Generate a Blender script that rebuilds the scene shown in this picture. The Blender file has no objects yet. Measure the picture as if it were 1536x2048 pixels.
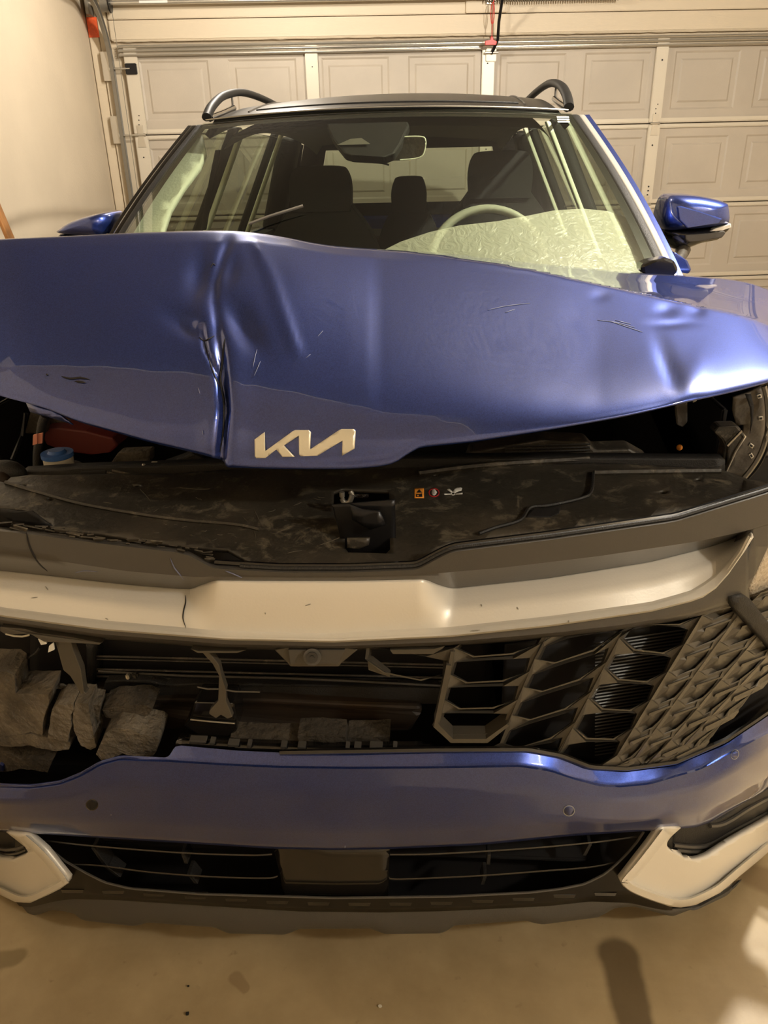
import bpy, bmesh, math, random
from math import sin, cos, pi, radians, sqrt, exp
from mathutils import Vector, Matrix, geometry, noise

random.seed(7)
# ------------------------------------------------------------------ camera
CAM = (0.1733, -0.8995, 1.4324)
YAW, PITCH, ROLL, FPX = -0.0724, 0.4296, -0.0242, 1553.7
Fw = Vector((sin(YAW)*cos(PITCH), cos(YAW)*cos(PITCH), -sin(PITCH)))
_r = Vector((cos(YAW), -sin(YAW), 0)); _u = _r.cross(Fw)
Rt = _r*cos(ROLL)+_u*sin(ROLL); Up = Rt.cross(Fw)
cd = bpy.data.cameras.new('camera'); cam = bpy.data.objects.new('camera', cd)
bpy.context.scene.collection.objects.link(cam)
cd.sensor_fit = 'VERTICAL'; cd.sensor_height = 36; cd.lens = 36*FPX/2048; cd.clip_start = .05
M = Matrix((Rt, Up, -Fw)).transposed().to_4x4(); M.translation = Vector(CAM)
cam.matrix_world = M
sc = bpy.context.scene; sc.camera = cam
sc.view_settings.view_transform = 'Standard'; sc.view_settings.look = 'None'
sc.view_settings.gamma = 1; sc.view_settings.use_curve_mapping = False
sc.view_settings.exposure = 0.15
sc.cycles.max_bounces = 7; sc.cycles.caustics_reflective = False; sc.cycles.caustics_refractive = False
sc.cycles.transparent_max_bounces = 12
# ------------------------------------------------------------------ world, lamps
wd = bpy.data.worlds.new('world'); sc.world = wd; wd.use_nodes = True
wd.node_tree.nodes['Background'].inputs[0].default_value = (.9, .8, .66, 1)
wd.node_tree.nodes['Background'].inputs[1].default_value = 0.05
def lamp(name, kind, loc, e, col, size=.1, rot=(0, 0, 0), sy=None):
    l = bpy.data.lights.new(name, kind); l.energy = e; l.color = col
    if kind == 'AREA':
        l.size = size
        if sy: l.shape = 'RECTANGLE'; l.size_y = sy
    else: l.shadow_soft_size = size
    o = bpy.data.objects.new(name, l); sc.collection.objects.link(o)
    o.location = loc; o.rotation_euler = rot
    return o
lamp('opener_bulb_light', 'POINT', (1.55, 1.45, 2.48), 290, (1, .92, .80), .045)
lamp('fill_light_rear', 'POINT', (-.7, 3.5, 2.60), 66, (1, .91, .79), .07)  # added fill, brightens the door and left wall
lamp('fill_light_front', 'POINT', (2.5, -1.5, 2.58), 112, (1, .92, .79), .09)  # added fill behind the camera, brightens floor and front faces

# ------------------------------------------------------------------ geometry helpers
C = sc.collection
def at(px, py, Y=None, Z=None, X=None):
    d = Fw+Rt*((px-768)/FPX)-Up*((py-1024)/FPX)
    if Y is not None: t = (Y-CAM[1])/d.y
    elif Z is not None: t = (Z-CAM[2])/d.z
    else: t = (X-CAM[0])/d.x
    return Vector(CAM)+d*t
def plan(x):
    x = min(abs(x), .95); return .10*x*x+.45*x**4
def on(px, py, s):
    """point where the line of sight meets a surface y=f(x,z) or z=f(x,y)"""
    k, f = s
    if k == 'y':
        v = .1
        for _ in range(26):
            p = at(px, py, Y=v); n = f(p.x, p.z); v = v*.35+n*.65
        return at(px, py, Y=v)
    if k == 'z':
        v = .95
        for _ in range(26):
            p = at(px, py, Z=v); n = f(p.x, p.y); v = v*.4+n*.6
        return at(px, py, Z=v)
    return at(px, py, X=f)
def front(d): return ('y', lambda x, z: plan(x)+d)
def interp(pts, x):
    if x <= pts[0][0]:
        a, b = pts[0], pts[1]
    elif x >= pts[-1][0]:
        a, b = pts[-2], pts[-1]
    else:
        for a, b in zip(pts, pts[1:]):
            if a[0] <= x <= b[0]: break
    t = (x-a[0])/((b[0]-a[0]) or 1e-9)
    return tuple(a[i]+(b[i]-a[i])*t for i in range(1, len(a)))
def sinterp(pts, x, w=14):
    n = 5; r = [interp(pts, x+(i-2)*w*.5) for i in range(n)]
    return tuple(sum(q[k] for q in r)/n for k in range(len(r[0])))
def link(name, me, mat, parent=None, smooth=False, ang=None):
    o = bpy.data.objects.new(name, me); C.objects.link(o)
    if mat: me.materials.append(mat)
    if smooth:
        for p in me.polygons: p.use_smooth = True
        if ang: me.set_sharp_from_angle(angle=radians(ang))
    if parent: o.parent = parent
    return o
def mesh(name, vs, fs, mat, parent=None, smooth=False, ang=None):
    me = bpy.data.meshes.new(name); me.from_pydata([tuple(v) for v in vs], [], fs); me.update()
    return link(name, me, mat, parent, smooth, ang)
def frombm(name, bm, mat, parent=None, smooth=False, ang=None):
    me = bpy.data.meshes.new(name); bm.to_mesh(me); bm.free()
    return link(name, me, mat, parent, smooth, ang)
def solid(o, t, off=-1):
    m = o.modifiers.new('s', 'SOLIDIFY'); m.thickness = t; m.offset = off; return o
def bev(o, w, seg=2):
    m = o.modifiers.new('b', 'BEVEL'); m.width = w; m.segments = seg; m.limit_method = 'ANGLE'; return o
def spline(pts, n=8, closed=False):
    """Catmull-Rom through 2D/3D points"""
    P = [tuple(p) for p in pts]; out = []; L = len(P)
    rng = L if closed else L-1
    for i in range(rng):
        if closed: a, b, c, d = P[i-1], P[i], P[(i+1) % L], P[(i+2) % L]
        else: a, b, c, d = P[max(i-1, 0)], P[i], P[i+1], P[min(i+2, L-1)]
        for k in range(n):
            t = k/n
            out.append(tuple(.5*(2*b[j]+(c[j]-a[j])*t+(2*a[j]-5*b[j]+4*c[j]-d[j])*t*t+(3*b[j]-a[j]-3*c[j]+d[j])*t**3) for j in range(len(b))))
    if not closed: out.append(P[-1])
    return out
def face_cam(bm):
    bmesh.ops.recalc_face_normals(bm, faces=bm.faces)
    s = sum((f.normal.dot(Vector(CAM)-f.calc_center_median()))*f.calc_area() for f in bm.faces)
    if s < 0: bmesh.ops.reverse_faces(bm, faces=bm.faces)
def sheet(name, outline, mapf, mat, parent=None, holes=(), t=.004, step=26, smooth=True, ang=35, disp=None):
    """filled 2D outline (u,v), cut into a grid, then mapped onto a curved surface"""
    polys = [[Vector((p[0], p[1], 0)) for p in outline]]+[[Vector((p[0], p[1], 0)) for p in h] for h in holes]
    tris = geometry.tessellate_polygon(polys)
    flat = [v for q in polys for v in q]
    bm = bmesh.new(); bv = [bm.verts.new(v) for v in flat]
    for f in tris:
        try: bm.faces.new([bv[i] for i in f])
        except ValueError: pass
    xs = [v.x for v in flat]; ys = [v.y for v in flat]
    for ax, lo, hi in ((0, min(xs), max(xs)), (1, min(ys), max(ys))):
        k = math.floor(lo/step)+1
        while k*step < hi:
            co = (k*step, 0, 0) if ax == 0 else (0, k*step, 0); no = (1, 0, 0) if ax == 0 else (0, 1, 0)
            bmesh.ops.bisect_plane(bm, geom=bm.verts[:]+bm.edges[:]+bm.faces[:], plane_co=co, plane_no=no, dist=1e-6)
            k += 1
    bmesh.ops.remove_doubles(bm, verts=bm.verts, dist=1e-5)
    for v in bm.verts:
        v.co = mapf(v.co.x, v.co.y)
    face_cam(bm)
    if disp:
        for v in bm.verts: v.co += Vector(disp(v.co))
    o = frombm(name, bm, mat, parent, smooth, ang)
    if t: solid(o, t)
    return o
def psheet(name, outline, surf, mat, parent=None, **k):
    return sheet(name, outline, lambda u, v: on(u, v, surf), mat, parent, **k)
def loft(name, rows, xs, mat, parent=None, sub=3, t=.004, mode='front', ang=40, w=14, smooth=True):
    """rows: lists of (px, py, depth); all evaluated at the columns xs, then skinned"""
    R = []
    for x in xs:
        R.append([(x,)+sinterp(r, x, w) for r in rows])
    vs = []; m = (len(rows)-1)*sub+1
    for col in R:
        for i in range(m):
            a, b = divmod(i, sub); f = b/sub
            if a == len(rows)-1: a, f = a-1, 1
            p, q = col[a], col[a+1]
            px, py, d = (p[j]+(q[j]-p[j])*f for j in range(3))
            vs.append(on(px, py, front(d)) if mode == 'front' else at(px, py, Y=d))
    fs = [(i*m+j, i*m+j+1, (i+1)*m+j+1, (i+1)*m+j) for i in range(len(xs)-1) for j in range(m-1)]
    bm = bmesh.new(); bv = [bm.verts.new(v) for v in vs]
    for f in fs: bm.faces.new([bv[i] for i in f])
    face_cam(bm)
    o = frombm(name, bm, mat, parent, smooth, ang)
    if t: solid(o, t)
    return o
def xr(a, b, n): return [a+(b-a)*i/n for i in range(n+1)]
def tube(name, pts, r, mat, parent=None, seg=8, sx=1.0):
    P = [Vector(p) for p in pts]; vs = []; n = len(P)
    up = Vector((0, 0, 1))
    for i, p in enumerate(P):
        d = (P[min(i+1, n-1)]-P[max(i-1, 0)]).normalized()
        a = d.cross(up)
        if a.length < .05: a = d.cross(Vector((0, 1, 0)))
        a.normalize(); b = a.cross(d)
        rr = r[i] if isinstance(r, (list, tuple)) else r
        for k in range(seg):
            t = 2*pi*k/seg; vs.append(p+a*cos(t)*rr*sx+b*sin(t)*rr)
    fs = [(i*seg+k, i*seg+(k+1) % seg, (i+1)*seg+(k+1) % seg, (i+1)*seg+k) for i in range(n-1) for k in range(seg)]
    fs += [tuple(range(seg)), tuple((n-1)*seg+k for k in reversed(range(seg)))]
    return mesh(name, vs, fs, mat, parent, True, 50)
def box(name, c, s, mat, parent=None, rz=0, b=.004, mtx=None):
    bm = bmesh.new(); bmesh.ops.create_cube(bm, size=1)
    bmesh.ops.scale(bm, vec=s, verts=bm.verts)
    if b: bmesh.ops.bevel(bm, geom=bm.edges[:], offset=min(b, min(s)*.3), segments=2, affect='EDGES')
    T = Matrix.Translation(c) @ (mtx or Matrix.Rotation(rz, 4, 'Z'))
    bmesh.ops.transform(bm, matrix=T, verts=bm.verts)
    return frombm(name, bm, mat, parent)
def disc(name, c, r, h, axis, mat, parent=None, seg=24, r2=None):
    bm = bmesh.new()
    bmesh.ops.create_cone(bm, cap_ends=True, segments=seg, radius1=r, radius2=r if r2 is None else r2, depth=h)
    q = Vector((0, 0, 1)).rotation_difference(Vector(axis)).to_matrix().to_4x4()
    bmesh.ops.transform(bm, matrix=Matrix.Translation(c) @ q, verts=bm.verts)
    return frombm(name, bm, mat, parent, True, 40)
def extr(name, pts, vec, mat, parent=None, b=0):
    """closed 3D polygon swept along vec"""
    n = len(pts); v = Vector(vec)
    vs = [Vector(p) for p in pts]+[Vector(p)+v for p in pts]
    bm = bmesh.new(); bv = [bm.verts.new(q) for q in vs]
    tr = geometry.tessellate_polygon([[Vector(p) for p in pts]])
    for f in tr:
        bm.faces.new([bv[i] for i in f]); bm.faces.new([bv[i+n] for i in reversed(f)])
    for i in range(n): bm.faces.new((bv[i], bv[(i+1) % n], bv[(i+1) % n+n], bv[i+n]))
    bmesh.ops.recalc_face_normals(bm, faces=bm.faces)
    o = frombm(name, bm, mat, parent)
    if b: bev(o, b)
    return o
def empty(name, loc=(0, 0, 0)):
    o = bpy.data.objects.new(name, None); C.objects.link(o); o.location = loc; o.empty_display_size = .1
    return o
def tag(o, label=None, cat=None, group=None, kind=None):
    if label: o['label'] = label
    if cat: o['category'] = cat
    if group: o['group'] = group
    if kind: o['kind'] = kind
    return o

# ------------------------------------------------------------------ materials
def mat(name, col, rough=.5, metal=0, coat=0, bump=0, bscale=60, var=0, vscale=6, col2=None, spec=.5, sheen=0, coatr=.04, lo=.42, hi=.62, det=6, stretch=None):
    m = bpy.data.materials.new(name); m.use_nodes = True; nt = m.node_tree; N = nt.nodes; Lk = nt.links
    b = N['Principled BSDF']
    b.inputs['Base Color'].default_value = (*col, 1); b.inputs['Roughness'].default_value = rough
    b.inputs['Metallic'].default_value = metal; b.inputs['Coat Weight'].default_value = coat
    b.inputs['Coat Roughness'].default_value = coatr; b.inputs['Specular IOR Level'].default_value = spec
    tc = N.new('ShaderNodeTexCoord'); src = tc.outputs['Object']
    if stretch:
        mp = N.new('ShaderNodeMapping'); mp.inputs['Scale'].default_value = stretch; Lk.new(src, mp.inputs[0]); src = mp.outputs[0]
    if col2 or var:
        n = N.new('ShaderNodeTexNoise'); n.inputs['Scale'].default_value = vscale; n.inputs['Detail'].default_value = det; Lk.new(src, n.inputs[0])
        r = N.new('ShaderNodeValToRGB'); r.color_ramp.elements[0].position = lo; r.color_ramp.elements[1].position = hi
        c2 = col2 or tuple(min(1, c*(1+var)) for c in col); c1 = col if col2 else tuple(c*(1-var) for c in col)
        r.color_ramp.elements[0].color = (*c1, 1); r.color_ramp.elements[1].color = (*c2, 1)
        Lk.new(n.outputs[0], r.inputs[0]); Lk.new(r.outputs[0], b.inputs['Base Color'])
    if bump:
        n = N.new('ShaderNodeTexNoise'); n.inputs['Scale'].default_value = bscale; n.inputs['Detail'].default_value = 4; Lk.new(src, n.inputs[0])
        u = N.new('ShaderNodeBump'); u.inputs['Strength'].default_value = bump; u.inputs['Distance'].default_value = .01
        Lk.new(n.outputs[0], u.inputs['Height']); Lk.new(u.outputs[0], b.inputs['Normal'])
    return m
def paint(name, col, scratches=True):
    m = mat(name, col, .34, .8, 1.0, coatr=.02); m.node_tree.nodes['Principled BSDF'].inputs['Coat IOR'].default_value = 1.75
    nt = m.node_tree; N = nt.nodes; Lk = nt.links; b = N['Principled BSDF']
    tc = [n for n in N if n.type == 'TEX_COORD'][0]
    # metallic flake
    v = N.new('ShaderNodeTexVoronoi'); v.inputs['Scale'].default_value = 900; Lk.new(tc.outputs['Object'], v.inputs[0])
    r = N.new('ShaderNodeValToRGB'); r.color_ramp.elements[0].color = (*[c*.75 for c in col], 1); r.color_ramp.elements[1].color = (*[min(1, c*1.35) for c in col], 1)
    Lk.new(v.outputs['Color'], r.inputs[0])
    out = r.outputs[0]
    if scratches:
        # chips and dried dirt specks
        n = N.new('ShaderNodeTexNoise'); n.inputs['Scale'].default_value = 45; n.inputs['Detail'].default_value = 8; n.inputs['Roughness'].default_value = .75
        Lk.new(tc.outputs['Object'], n.inputs[0])
        rr = N.new('ShaderNodeValToRGB'); rr.color_ramp.elements[0].position = .735; rr.color_ramp.elements[1].position = .75
        Lk.new(n.outputs[0], rr.inputs[0])
        mx = N.new('ShaderNodeMix'); mx.data_type = 'RGBA'; mx.inputs[7].default_value = (.45, .46, .52, 1)
        Lk.new(rr.outputs[0], mx.inputs[0]); Lk.new(out, mx.inputs[6]); out = mx.outputs[2]
    Lk.new(out, b.inputs['Base Color'])
    return m
MT = {}
MT['paint'] = paint('blue metallic paint', (.026, .055, .265))
MT['paint2'] = paint('blue metallic paint clean', (.026, .055, .265), False)
MT['silver'] = mat('satin silver trim', (.80, .77, .70), .40, .25, .25, bump=.03, bscale=300)
MT['roofb'] = mat('black roof glass', (.008, .008, .008), .30, spec=.25)
MT['railm'] = mat('matt black rail', (.016, .015, .014), .5, spec=.25)
MT['satin'] = mat('grey satin plastic', (.066, .061, .054), .40, 0, .15, bump=.05, bscale=500)
MT['gloss'] = mat('gloss black plastic', (.010, .009, .008), .16, 0, .6)
MT['black'] = mat('black textured plastic', (.014, .013, .012), .55, bump=.25, bscale=400)
MT['cover'] = mat('dusty black plastic', (.032, .028, .022), .42, bump=.12, bscale=90, col2=(.075, .062, .045), vscale=9, lo=.45, hi=.85)
MT['dark'] = mat('engine bay black', (.007, .006, .006), .7)
MT['grille'] = mat('grey grille plastic', (.068, .060, .047), .36, 0, .3, bump=.05, bscale=400)
MT['lip'] = mat('grey lip plastic', (.066, .063, .058), .50, bump=.15, bscale=700)
MT['vgloss'] = mat('dark valance plastic', (.010, .009, .007), .35, spec=.25)
MT['foamd'] = mat('dark brown foam', (.045, .036, .025), .9, bump=1, bscale=75, var=.4, vscale=14)  # darker foam tone used on some of the blocks
MT['foam'] = mat('grey energy foam', (.115, .098, .075), .9, bump=1, bscale=75, var=.35, vscale=14)
MT['rust'] = mat('brown coated beam', (.035, .022, .012), .55, col2=(.014, .010, .007), vscale=5)
MT['rad'] = mat('radiator metal', (.045, .042, .037), .45, .6)
MT['red'] = mat('dark red shell', (.16, .022, .016), .5)
MT['bluecap'] = mat('blue cap', (.05, .14, .42), .4)
MT['white'] = mat('white plastic', (.62, .58, .48), .5)
MT['steel'] = mat('galvanised steel', (.62, .58, .50), .32, .75, bump=.08, bscale=40)
MT['steeld'] = mat('dull track steel', (.30, .28, .24), .45, .7)
MT['door'] = mat('beige painted door steel', (.50, .44, .36), .48, bump=.10, bscale=260, var=.04, vscale=3)
MT['reflector'] = mat('added reflector white', (.86, .80, .68), .8, bump=.1, bscale=60)  # colour of the added block that the hood reflects
MT['stile'] = mat('cream stile paint', (.66, .60, .49), .4, .15, bump=.04, bscale=60)
MT['wall'] = mat('cream painted plaster', (.66, .56, .42), .65, bump=.18, bscale=70, var=.03, vscale=2)
MT['ceil'] = mat('ceiling plaster', (.26, .235, .20), .9, bump=.3, bscale=60)
MT['trimw'] = mat('cream painted timber', (.68, .58, .43), .5, bump=.10, bscale=30, stretch=(1, 1, 8))
MT['orange'] = mat('orange sticker', (.85, .12, .03), .5, var=.15, vscale=40)
MT['wood'] = mat('orange varnished wood', (.42, .19, .06), .4, var=.25, vscale=20, stretch=(1, 1, .1))
MT['redp'] = mat('red plastic', (.55, .03, .02), .4)
MT['blackm'] = mat('black metal', (.02, .02, .022), .35, .6)
MT['cloth'] = mat('dark seat cloth', (.012, .012, .011), .9)
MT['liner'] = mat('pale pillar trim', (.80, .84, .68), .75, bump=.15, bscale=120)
MT['liner2'] = mat('headliner cloth', (.22, .22, .18), .9)
MT['tire'] = mat('tyre rubber', (.012, .012, .012), .8, bump=.3, bscale=80)
MT['rim'] = mat('wheel alloy', (.35, .35, .36), .3, .9)
MT['orangel'] = mat('amber label', (.90, .33, .04), .5)
MT['ink'] = mat('black ink', (.01, .01, .01), .6)
MT['inkw'] = mat('white ink', (.8, .8, .76), .5)
MT['redink'] = mat('red ink', (.55, .03, .03), .5)
MT['pink'] = mat('orange hose tag', (.75, .30, .20), .6)
MT['apron'] = mat('grey primed apron', (.16, .14, .115), .5, .25, bump=.3, bscale=45, var=.3, vscale=14)
MT['lens'] = mat('pale lamp lens', (.62, .52, .38), .25, 0, .7, bump=.6, bscale=160)
MT['badge'] = mat('brushed badge metal', (.78, .73, .58), .33, .35, bump=.05, bscale=200)
MT['fill_body'] = mat('fill lamp housing', (.8, .78, .7), .5)

def fleck(m, scale, lo, hi, col, amt=1.0):
    nt = m.node_tree; N = nt.nodes; Lk = nt.links; bs = N['Principled BSDF']
    tc = [n for n in N if n.type == 'TEX_COORD'][0]; src = bs.inputs['Base Color'].links[0].from_socket
    n = N.new('ShaderNodeTexNoise'); n.inputs['Scale'].default_value = scale; n.inputs['Detail'].default_value = 10; n.inputs['Roughness'].default_value = .78; n.inputs['Distortion'].default_value = .6
    Lk.new(tc.outputs['Object'], n.inputs[0])
    r = N.new('ShaderNodeValToRGB'); r.color_ramp.elements[0].position = lo; r.color_ramp.elements[1].position = hi; r.color_ramp.elements[1].color = (amt, amt, amt, 1)
    Lk.new(n.outputs[0], r.inputs[0]); mx = N.new('ShaderNodeMix'); mx.data_type = 'RGBA'
    Lk.new(r.outputs[0], mx.inputs[0]); Lk.new(src, mx.inputs[6]); mx.inputs[7].default_value = (*col, 1); Lk.new(mx.outputs[2], bs.inputs['Base Color'])
fleck(MT['cover'], 24, .53, .63, (.17, .145, .105), .75)
def floor_mat():
    m = mat('stained and shaded concrete', (.36, .27, .15), .42, bump=.08, bscale=25, spec=.35)
    nt = m.node_tree; N = nt.nodes; Lk = nt.links; b = N['Principled BSDF']
    tc = [n for n in N if n.type == 'TEX_COORD'][0]
    n1 = N.new('ShaderNodeTexNoise'); n1.inputs['Scale'].default_value = 3.2; n1.inputs['Detail'].default_value = 9; n1.inputs['Roughness'].default_value = .62
    Lk.new(tc.outputs['Object'], n1.inputs[0])
    r1 = N.new('ShaderNodeValToRGB'); e = r1.color_ramp.elements
    e[0].position = .32; e[0].color = (.29, .215, .115, 1); e[1].position = .70; e[1].color = (.47, .37, .215, 1)
    Lk.new(n1.outputs[0], r1.inputs[0]); out = r1.outputs[0]
    n2 = N.new('ShaderNodeTexNoise'); n2.inputs['Scale'].default_value = 38; n2.inputs['Detail'].default_value = 6
    Lk.new(tc.outputs['Object'], n2.inputs[0])
    r2 = N.new('ShaderNodeValToRGB'); r2.color_ramp.elements[0].position = .66; r2.color_ramp.elements[1].position = .76
    r2.color_ramp.elements[0].color = (0, 0, 0, 1); r2.color_ramp.elements[1].color = (.35, .35, .35, 1)
    Lk.new(n2.outputs[0], r2.inputs[0])
    mx = N.new('ShaderNodeMix'); mx.data_type = 'RGBA'; Lk.new(r2.outputs[0], mx.inputs[0]); Lk.new(out, mx.inputs[6]); mx.inputs[7].default_value = (.14, .09, .045, 1); out = mx.outputs[2]
    # soft-edged capsules on the slab: damp mark, painted shade, darker patches
    def slab_patch(p, q, ra, rb, col, amt, out, soft=.25):
        g = N.new('ShaderNodeNewGeometry'); nn = N.new('ShaderNodeTexNoise'); nn.inputs['Scale'].default_value = 14
        Lk.new(tc.outputs['Object'], nn.inputs[0])
        ad = N.new('ShaderNodeVectorMath'); ad.operation = 'MULTIPLY_ADD'; ad.inputs[1].default_value = (.022, .022, 0)
        Lk.new(nn.outputs['Color'], ad.inputs[0]); Lk.new(tc.outputs['Object'], ad.inputs[2])
        def M_(op, a, bb=None):
            x = N.new('ShaderNodeMath'); x.operation = op
            for i, v in enumerate((a, bb)):
                if v is None: continue
                if isinstance(v, (int, float)): x.inputs[i].default_value = v
                else: Lk.new(v, x.inputs[i])
            return x.outputs[0]
        d = Vector((q[0]-p[0], q[1]-p[1], 0)); L2 = d.length_squared
        sb = N.new('ShaderNodeVectorMath'); sb.operation = 'SUBTRACT'; Lk.new(ad.outputs[0], sb.inputs[0]); sb.inputs[1].default_value = (p[0]+.011, p[1]+.011, 0)
        dt = N.new('ShaderNodeVectorMath'); dt.operation = 'DOT_PRODUCT'; Lk.new(sb.outputs[0], dt.inputs[0]); dt.inputs[1].default_value = tuple(d/L2)
        t = M_('MINIMUM', M_('MAXIMUM', dt.outputs['Value'], 0.0), 1.0)
        sm = N.new('ShaderNodeVectorMath'); sm.operation = 'SCALE'; sm.inputs[0].default_value = tuple(d); Lk.new(t, sm.inputs['Scale'])
        df = N.new('ShaderNodeVectorMath'); df.operation = 'DISTANCE'; Lk.new(sb.outputs[0], df.inputs[0]); Lk.new(sm.outputs[0], df.inputs[1])
        rr = M_('ADD', M_('MULTIPLY', t, rb-ra), ra)
        k = M_('DIVIDE', df.outputs['Value'], rr)
        mr = N.new('ShaderNodeMapRange'); mr.interpolation_type = 'SMOOTHSTEP'; Lk.new(k, mr.inputs[0])
        mr.inputs[1].default_value = 1-soft; mr.inputs[2].default_value = 1+soft; mr.inputs[3].default_value = amt; mr.inputs[4].default_value = 0
        mx = N.new('ShaderNodeMix'); mx.data_type = 'RGBA'; Lk.new(mr.outputs[0], mx.inputs[0]); Lk.new(out, mx.inputs[6]); mx.inputs[7].default_value = (*col, 1)
        return mx.outputs[2]
    P = lambda x, y: at(x, y, Z=0)
    out = slab_patch(P(1238, 1915), P(1285, 2100), .040, .030, (.07, .045, .022), .75, out)  # dark elongated patch with a soft edge
    out = slab_patch(P(-20, 1925), P(30, 1915), .022, .02, (.19, .14, .065), .7, out)
    out = slab_patch(P(1560, 1770), P(1500, 1750), .04, .03, (.19, .12, .055), .6, out)  # shadow at the right edge, painted into the slab colour
    out = slab_patch(P(470, 1955), P(490, 1975), .012, .008, (.20, .13, .065), .5, out)
    Lk.new(out, b.inputs['Base Color'])
    return m
MT['floor'] = floor_mat()
def glass_mat(name, tint, refl=1.0, rough=0.0):
    m = bpy.data.materials.new(name); m.use_nodes = True; nt = m.node_tree; N = nt.nodes; Lk = nt.links
    N.remove(N['Principled BSDF']); out = N['Material Output']
    t = N.new('ShaderNodeBsdfTransparent'); t.inputs[0].default_value = (*tint, 1)
    g = N.new('ShaderNodeBsdfGlossy'); g.inputs['Roughness'].default_value = rough; g.inputs[0].default_value = (refl, refl, refl, 1)
    ge = N.new('ShaderNodeNewGeometry'); dt = N.new('ShaderNodeVectorMath'); dt.operation = 'DOT_PRODUCT'
    Lk.new(ge.outputs['Normal'], dt.inputs[0]); Lk.new(ge.outputs['Incoming'], dt.inputs[1])
    def M_(op, a, bb=None):
        x = N.new('ShaderNodeMath'); x.operation = op
        for i, v in enumerate((a, bb)):
            if v is None: continue
            if isinstance(v, (int, float)): x.inputs[i].default_value = v
            else: Lk.new(v, x.inputs[i])
        return x
    f = M_('ADD', M_('MULTIPLY', M_('POWER', M_('SUBTRACT', 1.0, M_('ABSOLUTE', dt.outputs['Value']).outputs[0]).outputs[0], 5.0).outputs[0], .92).outputs[0], .065)
    mx = N.new('ShaderNodeMixShader'); Lk.new(f.outputs[0], mx.inputs[0]); Lk.new(t.outputs[0], mx.inputs[1]); Lk.new(g.outputs[0], mx.inputs[2]); Lk.new(mx.outputs[0], out.inputs[0])
    return m
MT['glass'] = glass_mat('tinted windscreen glass', (.82, .87, .76))
MT['glass2'] = glass_mat('dark side glass', (.55, .60, .52))
def veil_mat():
    m = bpy.data.materials.new('wrinkled translucent veil'); m.use_nodes = True; nt = m.node_tree; N = nt.nodes; Lk = nt.links
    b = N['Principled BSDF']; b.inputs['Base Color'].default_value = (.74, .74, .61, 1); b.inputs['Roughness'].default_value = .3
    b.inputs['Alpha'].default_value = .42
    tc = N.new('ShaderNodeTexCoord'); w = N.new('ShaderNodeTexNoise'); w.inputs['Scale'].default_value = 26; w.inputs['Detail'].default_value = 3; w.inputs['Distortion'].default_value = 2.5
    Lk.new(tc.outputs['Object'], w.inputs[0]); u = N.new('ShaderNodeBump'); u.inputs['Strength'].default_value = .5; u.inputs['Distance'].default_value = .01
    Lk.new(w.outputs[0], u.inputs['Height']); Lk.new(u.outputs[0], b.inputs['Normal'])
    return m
MT['veil'] = veil_mat()

# ------------------------------------------------------------------ the garage
DA = .1153; OD = Vector((.5124, 5.2479, 0)); E1 = Vector((cos(DA), sin(DA), 0)); E2 = Vector((sin(DA), -cos(DA), 0))
def rm(s, w, z): return OD+E1*s+E2*w+Vector((0, 0, z))
RM = Matrix((E1, -E2, Vector((0, 0, 1)))).transposed().to_4x4()   # local x along the door, y away from camera
def rbox(name, s0, s1, w0, w1, z0, z1, m, parent=None, b=.003):
    c = rm((s0+s1)/2, (w0+w1)/2, (z0+z1)/2)
    return box(name, c, (abs(s1-s0), abs(w1-w0), abs(z1-z0)), m, parent, b=b, mtx=RM)
SL, SR, WF, HC = -2.66, 3.3, 7.6, 2.72
tag(rbox('floor', SL-.1, SR+.1, -.6, WF+.1, -.1, 0, MT['floor'], b=0), kind='structure')
# the slab must carry world coordinates for its soft patches
tag(rbox('ceiling', SL-.1, SR+.1, -.2, WF+.1, HC, HC+.1, MT['ceil'], b=0), kind='structure')
tag(rbox('wall_left', SL-.1, SL, -.2, WF+.1, 0, HC, MT['wall'], b=0), kind='structure')
tag(rbox('wall_right', SR, SR+.1, -.2, WF+.1, 0, HC, MT['wall'], b=0), kind='structure')
tag(rbox('wall_front', SL, SR, WF, WF+.1, 0, HC, MT['wall'], b=0), kind='structure')
tag(rbox('hood_reflector', SL, -.95, 5.15, WF, 2.60, HC, MT['reflector'], b=0), kind='structure')  # added unseen block under the ceiling, put in for the hood to reflect
wb = tag(empty('wall_back'), kind='structure')
rbox('header', SL, SR, -.16, -.03, 2.13, HC, MT['wall'], wb, 0)
rbox('jamb', SL, -2.50, -.16, -.03, 0, 2.13, MT['wall'], wb, 0)
rbox('jamb', 2.50, SR, -.16, -.03, 0, 2.13, MT['wall'], wb, 0)
rbox('header_board', -2.52, 3.0, -.03, .006, 2.285, 2.46, MT['trimw'], wb, .004)
rbox('header_board', -2.52, 3.0, -.03, .004, 2.165, 2.280, MT['trimw'], wb, .006)
rbox('side_board', -2.585, -2.527, -.03, .02, 0, 2.46, MT['trimw'], wb, .004)
rbox('side_board', -2.655, -2.592, -.03, .008, 0, 2.46, MT['trimw'], wb, .004)
rbox('side_board', -2.527, -2.44, -.05, -.012, 0, 2.14, MT['trimw'], wb, .004)
rbox('centre_block', -.16, .12, -.02, .03, 2.285, 2.46, MT['trimw'], wb, .004)
# old paint bead along the header
pts = [rm(-2.5+i*.05, .004, 2.162+.004*noise.noise(Vector((i*.7, 0, 0)))) for i in range(106)]
tube('paint_bead', pts, .006, MT['trimw'], wb, 5)

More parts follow.
